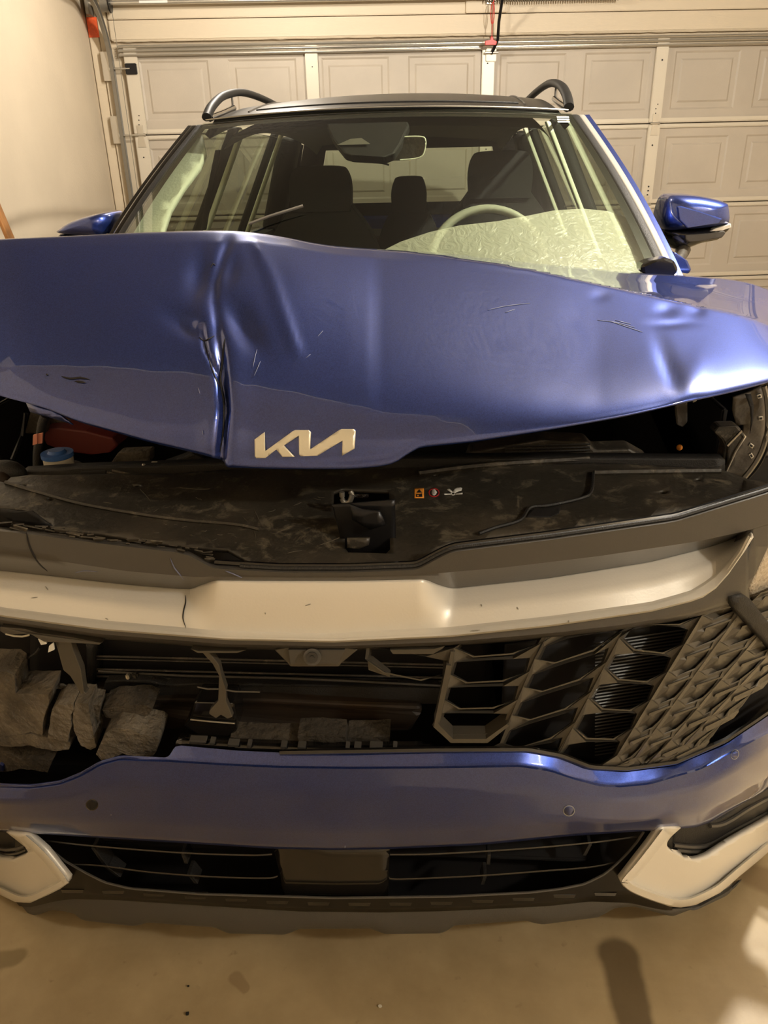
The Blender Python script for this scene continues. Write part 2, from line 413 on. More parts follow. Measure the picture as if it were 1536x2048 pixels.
gd = tag(empty('door_1', rm(0, 0, 0)), 'closed beige sectional garage door with embossed panels behind the car', 'door', kind='structure')
def gchild(o):
    o.parent = gd; o.matrix_parent_inverse = Matrix.Translation(-Vector(gd.location)); return o
stile_s = [-2.40, -1.2, 0, 1.2, 2.40]
def section(z0, z1):
    """one embossed steel section: surrounding skin with eight recessed-bevelled panels"""
    S0, S1 = -2.44, 2.44; vs = []; fs = []
    def q(a):
        i = len(vs); vs.extend(rm(*p) for p in a); fs.append((i, i+1, i+2, i+3))
    def ring(A, wa, B, wb_):
        (a0, a1, b0, b1), (c0, c1, d0, d1) = A, B
        q([(a0, wa, b0), (a1, wa, b0), (c1, wb_, d0), (c0, wb_, d0)]); q([(a1, wa, b0), (a1, wa, b1), (c1, wb_, d1), (c1, wb_, d0)])
        q([(a1, wa, b1), (a0, wa, b1), (c0, wb_, d1), (c1, wb_, d1)]); q([(a0, wa, b1), (a0, wa, b0), (c0, wb_, d0), (c0, wb_, d1)])
    g = .004
    for b in range(4):
        a0 = -2.44+b*1.22
        for k in range(2):
            c0, c1 = a0+k*.61, a0+(k+1)*.61
            A = (c0, c1, z0+g, z1-g); B = (c0+.085-.02*k, c1-.085+.02*(1-k), z0+.085, z1-.085)
            ring(A, 0, B, 0)
            def sh(R_, d): return (R_[0]+d, R_[1]-d, R_[2]+d, R_[3]-d)
            ring(B, 0, sh(B, .012), -.007); ring(sh(B, .012), -.007, sh(B, .045), -.007); ring(sh(B, .045), -.007, sh(B, .057), 0)
            c = sh(B, .057); q([(c[0], 0, c[2]), (c[1], 0, c[2]), (c[1], 0, c[3]), (c[0], 0, c[3])])
    q([(S0, 0, z1-g), (S1, 0, z1-g), (S1, -.04, z1-g), (S0, -.04, z1-g)]); q([(S0, 0, z0+g), (S1, 0, z0+g), (S1, -.04, z0+g), (S0, -.04, z0+g)])
    q([(S0, -.04, z0), (S1, -.04, z0), (S1, -.04, z1), (S0, -.04, z1)])
    o = gchild(mesh('door_section', vs, fs, MT['door']))
    for zz, h in ((z1-.030, .026), (z0+.004, .030)):
        r = rbox('section_rail', S0, S1, 0, .020, zz, zz+h, MT['stile'], None, .006); r.parent = o
    return o
zs = [0, .533, 1.067, 1.6, 2.13]
for a, b in zip(zs, zs[1:]): section(a, b)
def zigzag(parent, s, z, n, sgn=1):
    for i in range(n):
        d = disc('bolt_hole', rm(s+random.uniform(-.006, .006), .0345, z-i*.028), random.choice((.004, .006, .005)), .003, E2, MT['ink'], None, 10)
        d.parent = parent; d.matrix_parent_inverse = Matrix.Translation(-Vector(gd.location))
for k, s in enumerate(stile_s):
    wdt = .044 if k in (0, 4) else .042
    for a, b in zip(zs, zs[1:]):
        st = gchild(rbox('hinge_stile', s-wdt, s+wdt, .0, .034, a+.006, b-.006, MT['stile'], None, .004))
        for zz, n in ((b-.14, 1), (a+.12, 3)):
            zigzag(gd, s, zz, n)
    for zz in zs[1:4]:
        h = extr('hinge', [rm(s-.026, .034, zz-.075), rm(s+.026, .034, zz-.075), rm(s+.018, .034, zz-.01), rm(s+.03, .034, zz), rm(s+.018, .034, zz+.01), rm(s+.022, .034, zz+.06), rm(s-.022, .034, zz+.06), rm(s-.018, .034, zz+.01), rm(s-.03, .034, zz), rm(s-.018, .034, zz-.01)], E2*.005, MT['steel'])
        gchild(h)
        gchild(tube('hinge_barrel', [rm(s-.034, .036, zz), rm(s+.034, .036, zz)], .008, MT['steel'], None, 8))
    if k in (0, 4):
        sg = -1 if k == 0 else 1
        for zz in zs[1:4]+[2.0]:
            gchild(tube('roller_shaft', [rm(s+sg*.01, .045, zz), rm(s+sg*.13, .045, zz)], .0065, MT['steel'], None, 8))
            gchild(disc('roller', rm(s+sg*.135, .045, zz), .022, .014, E1, MT['white'], None, 16))
        gchild(rbox('top_bracket', s-.04, s+.035, .026, .05, 1.965, 2.03, MT['blackm'], None, .004))
        gchild(rbox('top_bracket_plate', s-.035, s+.035, .02, .032, 2.035, 2.085, MT['steel'], None, .004))
# top strut: a ribbed galvanised beam
prof = [(0, 2.135), (.045, 2.135), (.050, 2.127), (.045, 2.119), (.022, 2.117), (.022, 2.113), (.050, 2.109), (.053, 2.102), (.048, 2.095), (.02, 2.094), (.02, 2.086), (.048, 2.084), (.05, 2.077), (.044, 2.07), (0, 2.07)]
gchild(extr('top_strut', [rm(-2.47, w, z) for w, z in prof], E1*4.94, MT['steel'], None, .001))
# vertical track bending into the horizontal track
tk = tag(empty('door_track', rm(-2.53, .05, 0)), 'bent steel roller track rising beside the left edge of garage door', 'track')
def tchild(o, p=tk):
    o.parent = p; o.matrix_parent_inverse = Matrix.Translation(-Vector(p.location)); return o
def track(s, sg, root):
    path = [(.045, z) for z in (0.02, .5, 1, 1.5, 1.9)]+[(.045+.38*(1-cos(t)), 1.98+.40*sin(t)) for t in [i*pi/2/10 for i in range(11)]]+[(3.0, 2.40)]
    vs = []; pr = [(-.012, -.022), (-.012, .022), (.012, .026), (.014, .020), (-.006, .017), (-.006, -.017), (.014, -.020), (.012, -.026)]
    for i, (w, z) in enumerate(path):
        a, b = path[max(i-1, 0)], path[min(i+1, len(path)-1)]; d = Vector((b[0]-a[0], b[1]-a[1])).normalized()
        for u, v in pr: vs.append(rm(s-sg*u, w+v*d.y, z-v*d.x))
    n = len(pr); fs = [(i*n+k, i*n+(k+1) % n, (i+1)*n+(k+1) % n, (i+1)*n+k) for i in range(len(path)-1) for k in range(n)]
    tchild(mesh('track_rail', vs, fs, MT['steeld']), root)
track(-2.525, -1, tk)
for z in (.35, .95, 1.55, 1.93):
    tchild(rbox('track_bracket', -2.59, -2.53, .02, .05, z, z+.17, MT['steel'], None, .003))
# right track, outside the frame but part of the door
tk2 = tag(empty('door_track', rm(2.53, .05, 0)), 'steel roller track at the far right edge of garage door', 'track')
track(2.525, 1, tk2)
# torsion shaft
ts = empty('torsion_shaft', rm(0, .09, 2.375)); ts.parent = wb
tchild(tube('shaft', [rm(-2.60, .09, 2.365), rm(2.6, .09, 2.365)], .0135, MT['steel'], None, 12), ts)
tchild(tube('spring', [rm(-.05+.9*i/400, .09+.030*cos(i*.9), 2.365+.030*sin(i*.9)) for i in range(401)], .004, MT['steeld'], None, 5), ts)
tchild(disc('cable_drum', rm(-2.50, .09, 2.365), .052, .05, E1, MT['steeld'], None, 28), ts)
tchild(disc('drum_flange', rm(-2.47, .09, 2.365), .058, .008, E1, MT['blackm'], None, 28), ts)
tchild(rbox('bearing_plate', -2.62, -2.60, .0, .13, 2.30, 2.44, MT['steeld'], None, .003), ts)
tchild(rbox('shaft_label', -2.28, -2.10, .1035, .1045, 2.358, 2.372, MT['inkw'], None, 0), ts)
tchild(tube('lift_cable', [rm(-2.46, .10, 2.33), rm(-2.47, .06, 1.2), rm(-2.47, .06, .1)], .002, MT['steeld'], None, 5), ts)
# orange sticker on the left jamb
stk = tag(rbox('warning_sticker', -2.655, -2.580, .0085, .0105, 2.185, 2.30, MT['orange'], None, 0), 'orange warning sticker on the left jamb board beside the bent track', 'sticker')
# opener arm
oa = tag(empty('opener_arm', rm(.02, .1, 2.1)), 'dark metal opener arm bolted to the top of the garage door', 'opener arm')
tchild(tube('curved_arm', [rm(.045, .62, 2.58), rm(.045, .30, 2.42), rm(.045, .13, 2.22), rm(.045, .11, 2.12), rm(.04, .09, 2.10), rm(.015, .06, 2.045)], .010, MT['blackm'], None, 8), oa)
tchild(rbox('arm_bracket', -.02, .05, .025, .05, 2.0, 2.085, MT['stile'], None, .004), oa)
tchild(tube('pivot_pin', [rm(-.03, .065, 2.05), rm(.06, .065, 2.05)], .007, MT['steel'], None, 8), oa)
tchild(rbox('rail_mount', -.03, .03, .03, .06, 2.33, 2.40, MT['steel'], None, .004), oa)
tchild(rbox('opener_rail', .02, .07, .35, 1.1, 2.56, 2.61, MT['steeld'], None, .004), oa)
tchild(rbox('rail_hanger', .035, .055, .9, .93, 2.60, HC, MT['steeld'], None, .001), oa)
rp = tag(empty('release_cord', rm(.03, .12, 2.15)), 'red emergency release cord hanging beside the opener arm', 'cord')
cp = [rm(.000+.012*sin(t), .14, 2.265+.06*cos(t)) for t in [i*2*pi/20 for i in range(21)]]
tchild(tube('cord_loop', cp, .0028, MT['redp'], None, 6), rp)
tchild(tube('cord', [rm(.010, .14, 2.55), rm(.005, .14, 2.32), rm(-.0, .14, 2.205), rm(0, .14, 2.13)], .0028, MT['redp'], None, 6), rp)
tchild(extr('cord_handle', [rm(-.045, .13, 2.085), rm(.03, .13, 2.085), rm(.035, .13, 2.105), rm(.012, .13, 2.115), rm(.006, .13, 2.135), rm(-.008, .13, 2.135), rm(-.012, .13, 2.115), rm(-.045, .13, 2.11)], E2*.018, MT['redp'], None, .004), rp)
# leaning wooden board, far left
p0 = at(-14, 405, Y=2.2); p1 = at(16, 476, Y=2.2)
wbm = tag(empty('wooden_board', (p1.x+.35, 2.2, 0)), 'orange-brown wooden frame edge leaning by the left wall', 'board')
dd = (p1-p0).normalized(); base = p1+dd*((p1.z)/(-dd.z)) if dd.z < 0 else p1
tchild(extr('board', [p0-dd*.5, p0-dd*.5-Vector((.013, 0, 0)), base-Vector((.013, 0, 0)), base], (0, .05, 0), MT['wood'], None, .002), wbm)
# housings for the two added fill lights
for nm, loc, lab in (('fill_lamp', (-.7, 3.3, HC), 'added round fill lamp above the car roof'), ('fill_lamp', (2.5, -1.5, HC), 'added round fill lamp behind the camera on its right')):
    e_ = tag(empty(nm, loc), lab, 'lamp'); tchild(disc('fill_lamp_base', (loc[0], loc[1], loc[2]-.015), .17, .03, (0, 0, 1), MT['fill_body'], None, 24), e_)
# small litter on the slab
for (x, y, r, lab) in ((375, 2028, .0045, 'dark crumb on the floor near the bottom edge, left of middle'), (377, 1973, .0022, 'tiny dark fleck on the floor just above the larger crumb')):
    p = at(x, y, Z=.002)
    tag(extr('debris_crumb', [p+Vector((r*cos(a)*random.uniform(.6, 1.3), r*sin(a)*random.uniform(.4, .8), 0)) for a in [i*pi/3 for i in range(6)]], (0, 0, .003), MT['ink']), lab, 'crumb')
p = at(760, 2013, Z=.002)
tag(extr('debris_chip', [p+Vector((.004*cos(a), .003*sin(a), 0)) for a in [i*pi/3 for i in range(6)]], (0, 0, .002), MT['white']), 'small white chip on the concrete at the bottom centre', 'chip')

# ================================================================== THE CAR
car = tag(empty('car', (0, 2.2, 0)), 'blue crossover car with crumpled hood and broken front grille, parked in the garage', 'car')
def K(o, par=None):
    """hang o under the car (or a part of it) keeping its world place"""
    par = par or car
    o.parent = par
    w = Vector((0, 0, 0)); q = par
    while q: w += Vector(q.location); q = q.parent
    o.matrix_parent_inverse = Matrix.Translation(-w) if par is car else Matrix.Identity(4)
    return o

# ---- hood ----------------------------------------------------------
edge = [(-220, 715), (-60, 772), (0, 792), (90, 815), (150, 842), (300, 885), (400, 908), (440, 920), (455, 935), (560, 938), (700, 938), (760, 933), (790, 926), (815, 908), (840, 895), (940, 885), (1100, 860), (1250, 832), (1385, 802), (1480, 781), (1536, 765), (1680, 722)]
crest = [(-220, 492), (0, 478), (120, 473), (230, 467), (400, 461), (480, 462), (560, 472), (640, 489), (700, 495), (770, 499), (900, 507), (1050, 525), (1130, 532), (1270, 546), (1370, 551), (1480, 560), (1536, 577), (1600, 615), (1680, 668)]
ycr = [(-220, .40), (0, .38), (200, .43), (430, .49), (640, .55), (760, .62), (900, .76), (1100, .92), (1300, 1.05), (1400, 1.08), (1536, 1.02), (1680, .90)]
ridge = [(740, 497, .61), (800, 503, .61), (900, 515, .61), (1080, 540, .60), (1200, 568, .585), (1300, 590, .565), (1400, 612, .55), (1480, 628, .54), (1536, 650, .53), (1680, 705, .52)]
eref = [(-220, 715), (0, 792), (150, 842), (300, 885), (440, 912), (600, 922), (700, 915), (850, 895), (940, 882), (1100, 860), (1250, 832), (1385, 802), (1536, 765), (1680, 722)]
def G(x, y, cx, cy, sx, sy, a=0):
    dx, dy = x-cx, y-cy; ca, sa = cos(a), sin(a); u = dx*ca+dy*sa; v = -dx*sa+dy*ca
    q = (u/sx)**2+(v/sy)**2
    return exp(-q) if q < 20 else 0
foldx = [(440, 462), (490, 456), (520, 444), (560, 431), (600, 428), (640, 434), (700, 442), (760, 446), (820, 449), (870, 444), (940, 438)]
fold2 = [(655, 404), (700, 412), (740, 432), (770, 442), (800, 448)]
def hdisp(x, y):
    """height added along the surface normal (metres) for dents and creases"""
    h = 0.0
    if 320 < x < 640:
        fx = sorted(foldx); f = interp(fx, y)[0]; u = x-f
        w = 1 if y > 500 else max(0, (y-440)/60)
        deep = .0045+.009*max(0, min(1, (y-650)/150))
        h -= deep*exp(-(u/9.0)**2)*w
        h += .003*exp(-((u-26)/22.0)**2)*w*(.5+.5*max(0, min(1, (y-600)/200)))
        h += .002*exp(-((u+22)/18.0)**2)*w
        if 650 < y < 800:
            u2 = x-interp(fold2, y)[0]; h -= .006*exp(-(u2/5)**2)
    h -= .011*G(x, y, 400, 555, 26, 42, .2)
    h -= .009*G(x, y, 372, 650, 42, 20, .6)
    h -= .003*G(x, y, 425, 665, 14, 16)
    h -= .006*G(x, y, 462, 545, 16, 34, .2)
    h -= .012*G(x, y, 485, 650, 24, 62, -.62)
    ux = interp([(480, 505), (560, 540), (620, 560), (700, 590)], y)[0]
    if 470 < y < 730: h += .0040*exp(-((x-ux)/13.)**2)*min(1, (y-470)/40)*min(1, (730-y)/40)
    # right-hand dimple and crumple
    h -= .0045*G(x, y, 1338, 728, 15, 54, -.38)
    h += .003*G(x, y, 1376, 780, 26, 60, .35)
    h -= .0015*G(x, y, 1202, 588, 14, 10); h -= .003*G(x, y, 1334, 617, 18, 12); h -= .0022*G(x, y, 1345, 645, 36, 8)
    h -= .003*G(x, y, 1395, 618, 12, 12)
    # wide waves
    h += .010*G(x, y, 640, 560, 190, 120)
    h -= .008*G(x, y, 1080, 680, 260, 120)
    h += .003*noise.noise(Vector((x/260., y/190., .3)))+.0003*noise.noise(Vector((x/55., y/60., 3.1)))
    return h
def hood_mesh():
    xs = []; x = -220.0
    while x <= 1680:
        xs.append(x); x += 4.5 if 340 < x < 520 else (9 if 520 <= x < 620 or 1150 < x < 1420 else 14)
    n = 96; grid = []
    for x in xs:
        w = 6 if 420 < x < 480 or 750 < x < 860 else 22
        pe0 = sinterp(edge, x, w)[0]; pe = sinterp(eref, x, 70)[0]; pc = sinterp(crest, x, 30)[0]; yc = sinterp(ycr, x, 60)[0]
        p0 = on(x, pe0, front(.115)); y0 = p0.y
        col = []
        for j in range(n+1):
            tj = (j/n)**.9; py = pe0+(pc-pe0)*tj; t_ = (pe-py)/(pe-pc); t = max(0, t_)
            ex = 1.75-.35*max(0, min(1, (x-750)/450))-.55*max(0, min(1, (400-x)/400))
            rp_, ry_ = sinterp(ridge, x, 40)
            tr = (pe-rp_)/(pe-pc) if x > 745 else 2
            if tr < 1:
                Y = y0+(ry_-y0)*(t/tr)**ex if t <= tr else ry_+(yc-ry_)*((t-tr)/(1-tr))**.9
            else:
                Y = y0+(yc-y0)*(.92*t**ex+.08*(1-sqrt(max(0, 1-t*t))))
            if t_ < 0: Y += .10*t_
            col.append((at(x, py, Y=Y), x, py))
        # behind the crest: rolls down towards the cowl
        pcst = col[-1][0]; px_ = x
        slope = -.09
        for k in range(1, 9):
            u = k/8; L = max(.12, 1.12-yc)
            Yb = yc+L*u
            zb = pcst.z-.10*L*u-(pcst.z-1.075-.10*L)*(u**1.7)*(.9)
            q = at(px_, pc, Y=Yb)
            col.append((Vector((pcst.x+(pcst.x-CAM[0])*.18*u, Yb, min(zb, q.z-.004-.02*u))), x, pc-40*u))
        grid.append(col)
    m = n+1+8
    vs = [c[0].copy() for col in grid for c in col]
    def V(i, j): return vs[i*m+j]
    out = []
    for i, col in enumerate(grid):
        for j, (p, x, y) in enumerate(col):
            a = V(min(i+1, len(xs)-1), j)-V(max(i-1, 0), j); b = V(i, min(j+1, m-1))-V(i, max(j-1, 0))
            nn = a.cross(b).normalized()
            if nn.z < 0: nn = -nn
            f = 1.0
            tt = (sinterp(edge, x, 10)[0]-y)
            if j > n-6: f = max(0, (n-j)/6)
            if j < 3 and not 425 < x < 460: f = j/3
            out.append(p+nn*hdisp(x, y)*f)
    fs = [(i*m+j, (i+1)*m+j, (i+1)*m+j+1, i*m+j+1) for i in range(len(xs)-1) for j in range(m-1)]
    o = mesh('hood', out, fs, MT['paint'], None, True)
    return o
hood = K(hood_mesh()); solid(hood, .0035)
hood['label'] = 'buckled blue hood with a sharp vertical fold and dents'
def onhood(px, py, lift=.001):
    """point on the real hood mesh under the pixel"""
    d = (at(px, py, Y=3)-Vector(CAM)).normalized()
    return hbvh.ray_cast(Vector(CAM), d)[:2]
from mathutils.bvhtree import BVHTree
hbvh = BVHTree.FromPolygons([v.co.copy() for v in hood.data.vertices], [tuple(p.vertices) for p in hood.data.polygons])
def decal(name, pts, mat_, parent, lift=.0015, thick=.004, step=8, bvh=None, holes=()):
    bv = bvh or hbvh
    def mp(u, v):
        d = (at(u, v, Y=3)-Vector(CAM)).normalized(); h = bv.ray_cast(Vector(CAM), d)
        p = h[0] if h[0] else at(u, v, Y=.15)
        return p-d*(lift+thick)
    return sheet(name, pts, mp, mat_, parent, t=thick, step=step, ang=30, holes=holes)
kia = [(1018, 878), (1058, 848), (1060, 925), (1170, 845), (1180, 840), (1235, 840), (1243, 848), (1240, 918), (1355, 841), (1366, 836), (1415, 836), (1422, 843), (1418, 915), (1368, 943), (1370, 882), (1270, 943), (1203, 945), (1196, 938), (1195, 862), (1135, 902), (1178, 948), (1130, 948), (1105, 918), (1062, 952), (1025, 953), (1019, 946)]
em = K(decal('emblem_letters', [(x/2, 440+y/2) for x, y in kia], MT['badge'], None), hood)
em['label'] = 'silver KIA letters'
# open tear and scratches on the fold
def ribbon(name, pts, w, mat_, par, lift=.0012, bvh=None):
    bv = bvh or hbvh; L = []; R_ = []
    for i, p in enumerate(pts):
        a, b = pts[max(i-1, 0)], pts[min(i+1, len(pts)-1)]; d = Vector((b[0]-a[0], b[1]-a[1])); d = d.normalized() if d.length else Vector((0, 1))
        ww = w*(1-abs(2*i/(len(pts)-1)-1)**3)*.8+.1
        L.append((p[0]-d.y*ww, p[1]+d.x*ww)); R_.append((p[0]+d.y*ww, p[1]-d.x*ww))
    return decal(name, L+R_[::-1], mat_, par, lift, .0006, 6, bv)
K(ribbon('tear', spline([(449, 676), (446, 700), (444, 730), (441, 760), (448, 800), (448, 840), (446, 870), (440, 905)], 4), 2.4, MT['dark'], None), hood)
K(ribbon('tear', spline([(409, 684), (414, 705), (424, 735), (436, 765), (442, 775)], 4), 1.2, MT['dark'], None), hood)
K(ribbon('tear', spline([(398, 673), (408, 681), (418, 677), (430, 671)], 3), 1.2, MT['dark'], None), hood)
K(ribbon('tear', spline([(421, 535), (426, 527), (431, 531)], 3), 1.0, MT['dark'], None), hood)
MT['scr'] = mat('bare scratch', (.15, .17, .28), .5)
for s in ([(506, 735), (509, 718), (514, 698)], [(508, 752), (514, 738), (521, 722)], [(636, 672), (646, 661)], [(612, 716), (621, 708)], [(409, 680), (413, 692), (417, 705)], [(405, 860), (406, 870)], [(975, 620), (1010, 612), (1060, 606)], [(1220, 642), (1250, 652), (1285, 664)], [(1230, 640), (1262, 648)], [(1010, 625), (1030, 618)], [(1195, 640), (1235, 645), (1270, 655)], [(396, 775), (400, 788)]):
    K(ribbon('scratch', spline(s, 3), .55, MT['scr'], None), hood)
for s in ([(92, 748), (96, 750)], [(122, 752), (140, 757), (160, 755), (180, 759)], [(148, 762), (172, 765)]):
    K(ribbon('scuff', spline(s, 3), 2.2, MT['dark'], None), hood)
# folded steel edge at the left of the hood
K(psheet('hood_flange', [(52, 806), (60, 824), (130, 844), (146, 850), (118, 828), (100, 818)], front(.16), MT['paint2'], None, t=.003), hood)

# ---- upper cover over the radiator -----------------------------------
covS = ('z', lambda x, y: .925+.09*(y-plan(x)-.03)*.9+ (.05*x*x))
cov_out = [(-160, 955), (-20, 962), (10, 968), (22, 955), (60, 951), (330, 947), (450, 941), (700, 938), (800, 935), (840, 905), (1000, 880), (1090, 876), (1180, 884), (1195, 912), (1300, 918), (1380, 926), (1440, 938), (1500, 958), (1600, 985), (1640, 1000),
           (1640, 968), ]
cov_out = [(-160, 952), (-20, 960), (10, 966), (22, 955), (60, 951), (330, 947), (450, 941), (700, 938), (800, 936), (1000, 930), (1180, 926), (1300, 930), (1440, 938), (1500, 962), (1640, 1000), (1640, 955), (1560, 975)]
cov_out = [(-160, 952), (-20, 960), (10, 966), (22, 955), (60, 951), (330, 947), (450, 941), (700, 938), (800, 936), (1000, 930), (1180, 926), (1300, 930), (1440, 938), (1500, 958), (1600, 966),
           (1536, 984), (1470, 1000), (1300, 1034), (1100, 1063), (900, 1086), (870, 1104), (845, 1122), (700, 1128), (560, 1130), (505, 1126), (480, 1112), (455, 1098), (400, 1094), (370, 1090), (300, 1083), (200, 1066), (130, 1058), (100, 1050), (104, 1044), (60, 1024), (50, 1020), (10, 1016), (-160, 1000)]
lat_hole = [(668, 984), (685, 977), (778, 981), (780, 1098), (772, 1106), (697, 1104), (690, 1095), (690, 1034), (682, 1028), (666, 1018)]
holes = [lat_hole]
for cx, cy, rx, ry in ((101, 998, 8, 4), (273, 972, 8, 3), (48, 971, 7, 2.2), (1326, 986, 9, 4), (1397, 959, 7, 2.5), (872, 950, 6, 2)):
    holes.append([(cx+rx*cos(a), cy+ry*sin(a)) for a in [i*pi/6 for i in range(12)]])
def covdisp(p):
    return (0, 0, .0022*noise.noise(p*9)+.001*noise.noise(p*30))
cov = K(psheet('upper_cover', cov_out, covS, MT['cover'], None, holes=holes, t=.006, step=22, disp=covdisp))
cov['label'] = 'scuffed dusty black plastic cover above the grille'
def sheet_bvh(o): return BVHTree.FromPolygons([v.co.copy() for v in o.data.vertices], [tuple(p.vertices) for p in o.data.polygons])
cbvh = sheet_bvh(cov)
MT['dust'] = mat('pale scrape', (.085, .072, .052), .8)
# ridges pressed in the cover
K(tube('cover_ridge', [on(x, y, covS)+Vector((0, 0, .003)) for x, y in spline([(12, 968), (80, 988), (180, 1014), (340, 1040), (470, 1052), (520, 1062)], 5)], .0035, MT['cover'], None, 6), cov)
K(tube('cover_ridge', [on(x, y, covS)+Vector((0, 0, .004)) for x, y in spline([(838, 951), (980, 934), (1178, 922)], 4)], .005, MT['cover'], None, 6), cov)
K(tube('cover_ridge', [on(x, y, covS)+Vector((0, 0, .004)) for x, y in spline([(1188, 950), (1280, 948), (1440, 946)], 4)], .005, MT['cover'], None, 6), cov)
K(tube('cover_edge', [on(x, y, covS)+Vector((0, 0, .004)) for x, y in spline([(958, 1072), (990, 1060), (1040, 1045), (1060, 1020), (1100, 1015), (1165, 1000), (1183, 985), (1186, 950)], 5)], .0026, MT['black'], None, 6), cov)
K(decal('broken_gap', [(1060, 1020), (1085, 1015), (1122, 1012), (1118, 1026), (1100, 1034), (1052, 1034)], MT['dark'], None, .001, .001, 12, cbvh), cov)
random.seed(3)
for _ in range(45):
    cx = random.gauss(430, 95); cy = random.gauss(1050, 28)
    if not (150 < cx < 640 and 990 < cy < 1085): continue
    a = random.uniform(-.5, .9); L = random.uniform(3, 16)
    pts = [(cx+cos(a)*L*k/3+random.uniform(-1.5, 1.5), cy+sin(a)*L*k/3+random.uniform(-1, 1)) for k in range(4)]
    K(ribbon('scrape', pts, random.uniform(.25, .9), MT['dust'], None, .0008, cbvh), cov)
for s in ([(638, 1090), (660, 1082), (682, 1074)], [(575, 1106), (590, 1102), (604, 1101)], [(206, 1004), (215, 1005), (224, 1007)], [(508, 1018), (514, 1030), (522, 1050)], [(508, 1060), (512, 1075)], [(360, 975), (400, 978), (420, 977)], [(280, 978), (292, 990), (302, 1003)]):
    K(ribbon('scrape', spline(s, 3), .9, MT['dust'], None, .0008, cbvh), cov)
# warning labels
def cdec(nm, pts, m_, lift, holes=()): return K(decal(nm, pts, m_, None, lift, .0003, 10, cbvh, holes), cov)
cdec('warning_label', [(829, 976), (848, 976), (848, 996), (829, 996)], MT['orangel'], .0005)
cdec('warning_symbol', [(838.5, 978.5), (844.5, 985), (832.5, 985)], MT['ink'], .0012)
cdec('warning_symbol', [(832, 988), (840, 988), (844, 986.5), (845, 993.5), (832, 993.5)], MT['ink'], .0012, [[(834, 989.5), (838, 989.5), (838, 992), (834, 992)]])
cdec('warning_label', [(868+11*cos(a), 985+9*sin(a)) for a in [i*pi/12 for i in range(24)]], MT['redink'], .0005, [[(868+9*cos(a), 985+7*sin(a)) for a in [i*pi/12 for i in range(24)]]])
cdec('warning_symbol', [(864, 983), (864.5, 979.5), (866, 979), (866.5, 978), (868, 977.7), (869.5, 978.5), (871, 979.5), (872, 982), (874, 984), (872, 988), (869, 990.5), (865.5, 990), (863.5, 986)], MT['inkw'], .0009)
cdec('warning_symbol', [(888, 987), (902, 986.5), (902, 989), (888, 989.5)], MT['inkw'], .0009)
cdec('warning_symbol', [(911, 986.5), (925, 985), (925, 988), (911, 989)], MT['inkw'], .0009)
cdec('warning_symbol', [(894, 979), (898, 976.5), (905, 983), (903, 985.5)], MT['inkw'], .0009)
cdec('warning_symbol', [(906, 983), (909, 978), (914, 975), (921, 974.5), (924.5, 976), (923, 981), (916, 982.5), (910, 986)], MT['inkw'], .0009)
cdec('warning_symbol', [(906+4.5*cos(a), 987+3.5*sin(a)) for a in [i*pi/8 for i in range(16)]], MT['inkw'], .0011, [[(906+2.6*cos(a), 987+2*sin(a)) for a in [i*pi/8 for i in range(16)]]])
# latch inside its opening
lt = K(empty('hood_latch', (0.06, .17, .86)), car); lt.matrix_parent_inverse = Matrix.Translation(-Vector(car.location))
def L_(o): o.parent = lt; o.matrix_parent_inverse = Matrix.Translation(-Vector((0.06, .17, .86))); return o
L_(psheet('latch_plate', [(664, 1010), (790, 1000), (792, 1110), (690, 1112)], front(.10), MT['blackm'], None, t=.004))
L_(tube('latch_hook', [at(x, y, Y=.16) for x, y in spline([(684, 984), (686, 1002), (698, 1004), (704, 990), (700, 983)], 4)], .004, MT['steeld'], None))
L_(tube('latch_spring', [at(707+i*.6, 992+3*sin(i*1.3), Y=.165+.004*cos(i*1.3)) for i in range(50)], .0012, MT['rust'], None, 5))
L_(psheet('latch_lever', [(700, 1010), (726, 1020), (760, 1024), (772, 1050), (740, 1060), (704, 1040)], front(.085), MT['blackm'], None, t=.006))
L_(tube('latch_wire', [at(x, y, Y=.12) for x, y in ((690, 1052), (702, 1047), (722, 1044))], .0012, MT['white'], None, 5))
L_(psheet('latch_pad', [(694, 1077), (740, 1077), (738, 1090), (718, 1098), (694, 1096)], front(.07), MT['cover'], None, t=.005))

# ---- upper grille surround -------------------------------------------
top_e = [(-220, 1045), (0, 1058), (70, 1066), (200, 1083), (370, 1103), (398, 1118), (425, 1133), (560, 1141), (700, 1141), (835, 1136), (880, 1111), (905, 1100), (1100, 1076), (1350, 1040), (1530, 985), (1700, 925)]
step_e = [(-220, 1096), (0, 1106), (90, 1118), (250, 1142), (400, 1155), (430, 1152), (560, 1154), (700, 1154), (845, 1150), (880, 1146), (1000, 1136), (1200, 1112), (1400, 1082), (1500, 1060), (1560, 1040), (1700, 1000)]
gtop = [(-220, 1122), (0, 1137), (95, 1147), (250, 1165), (380, 1175), (405, 1166), (430, 1160), (560, 1161), (700, 1161), (850, 1158), (880, 1168), (905, 1173), (1100, 1152), (1300, 1120), (1420, 1090), (1500, 1062), (1560, 1052), (1700, 1010)]
def lf(pts, d): return [(x, y, d) if not callable(d) else (x, y, d(x)) for x, y in pts]
def side(x): # 0 in the centre plate, 1 at the wings
    if 430 <= x <= 850: return 0.0
    if x < 430: return min(1, (430-x)/45)
    return min(1, (x-850)/50)
xsF = xr(-160, 380, 22)+xr(386, 450, 12)+xr(470, 820, 14)+xr(826, 920, 16)+xr(945, 1560, 24)
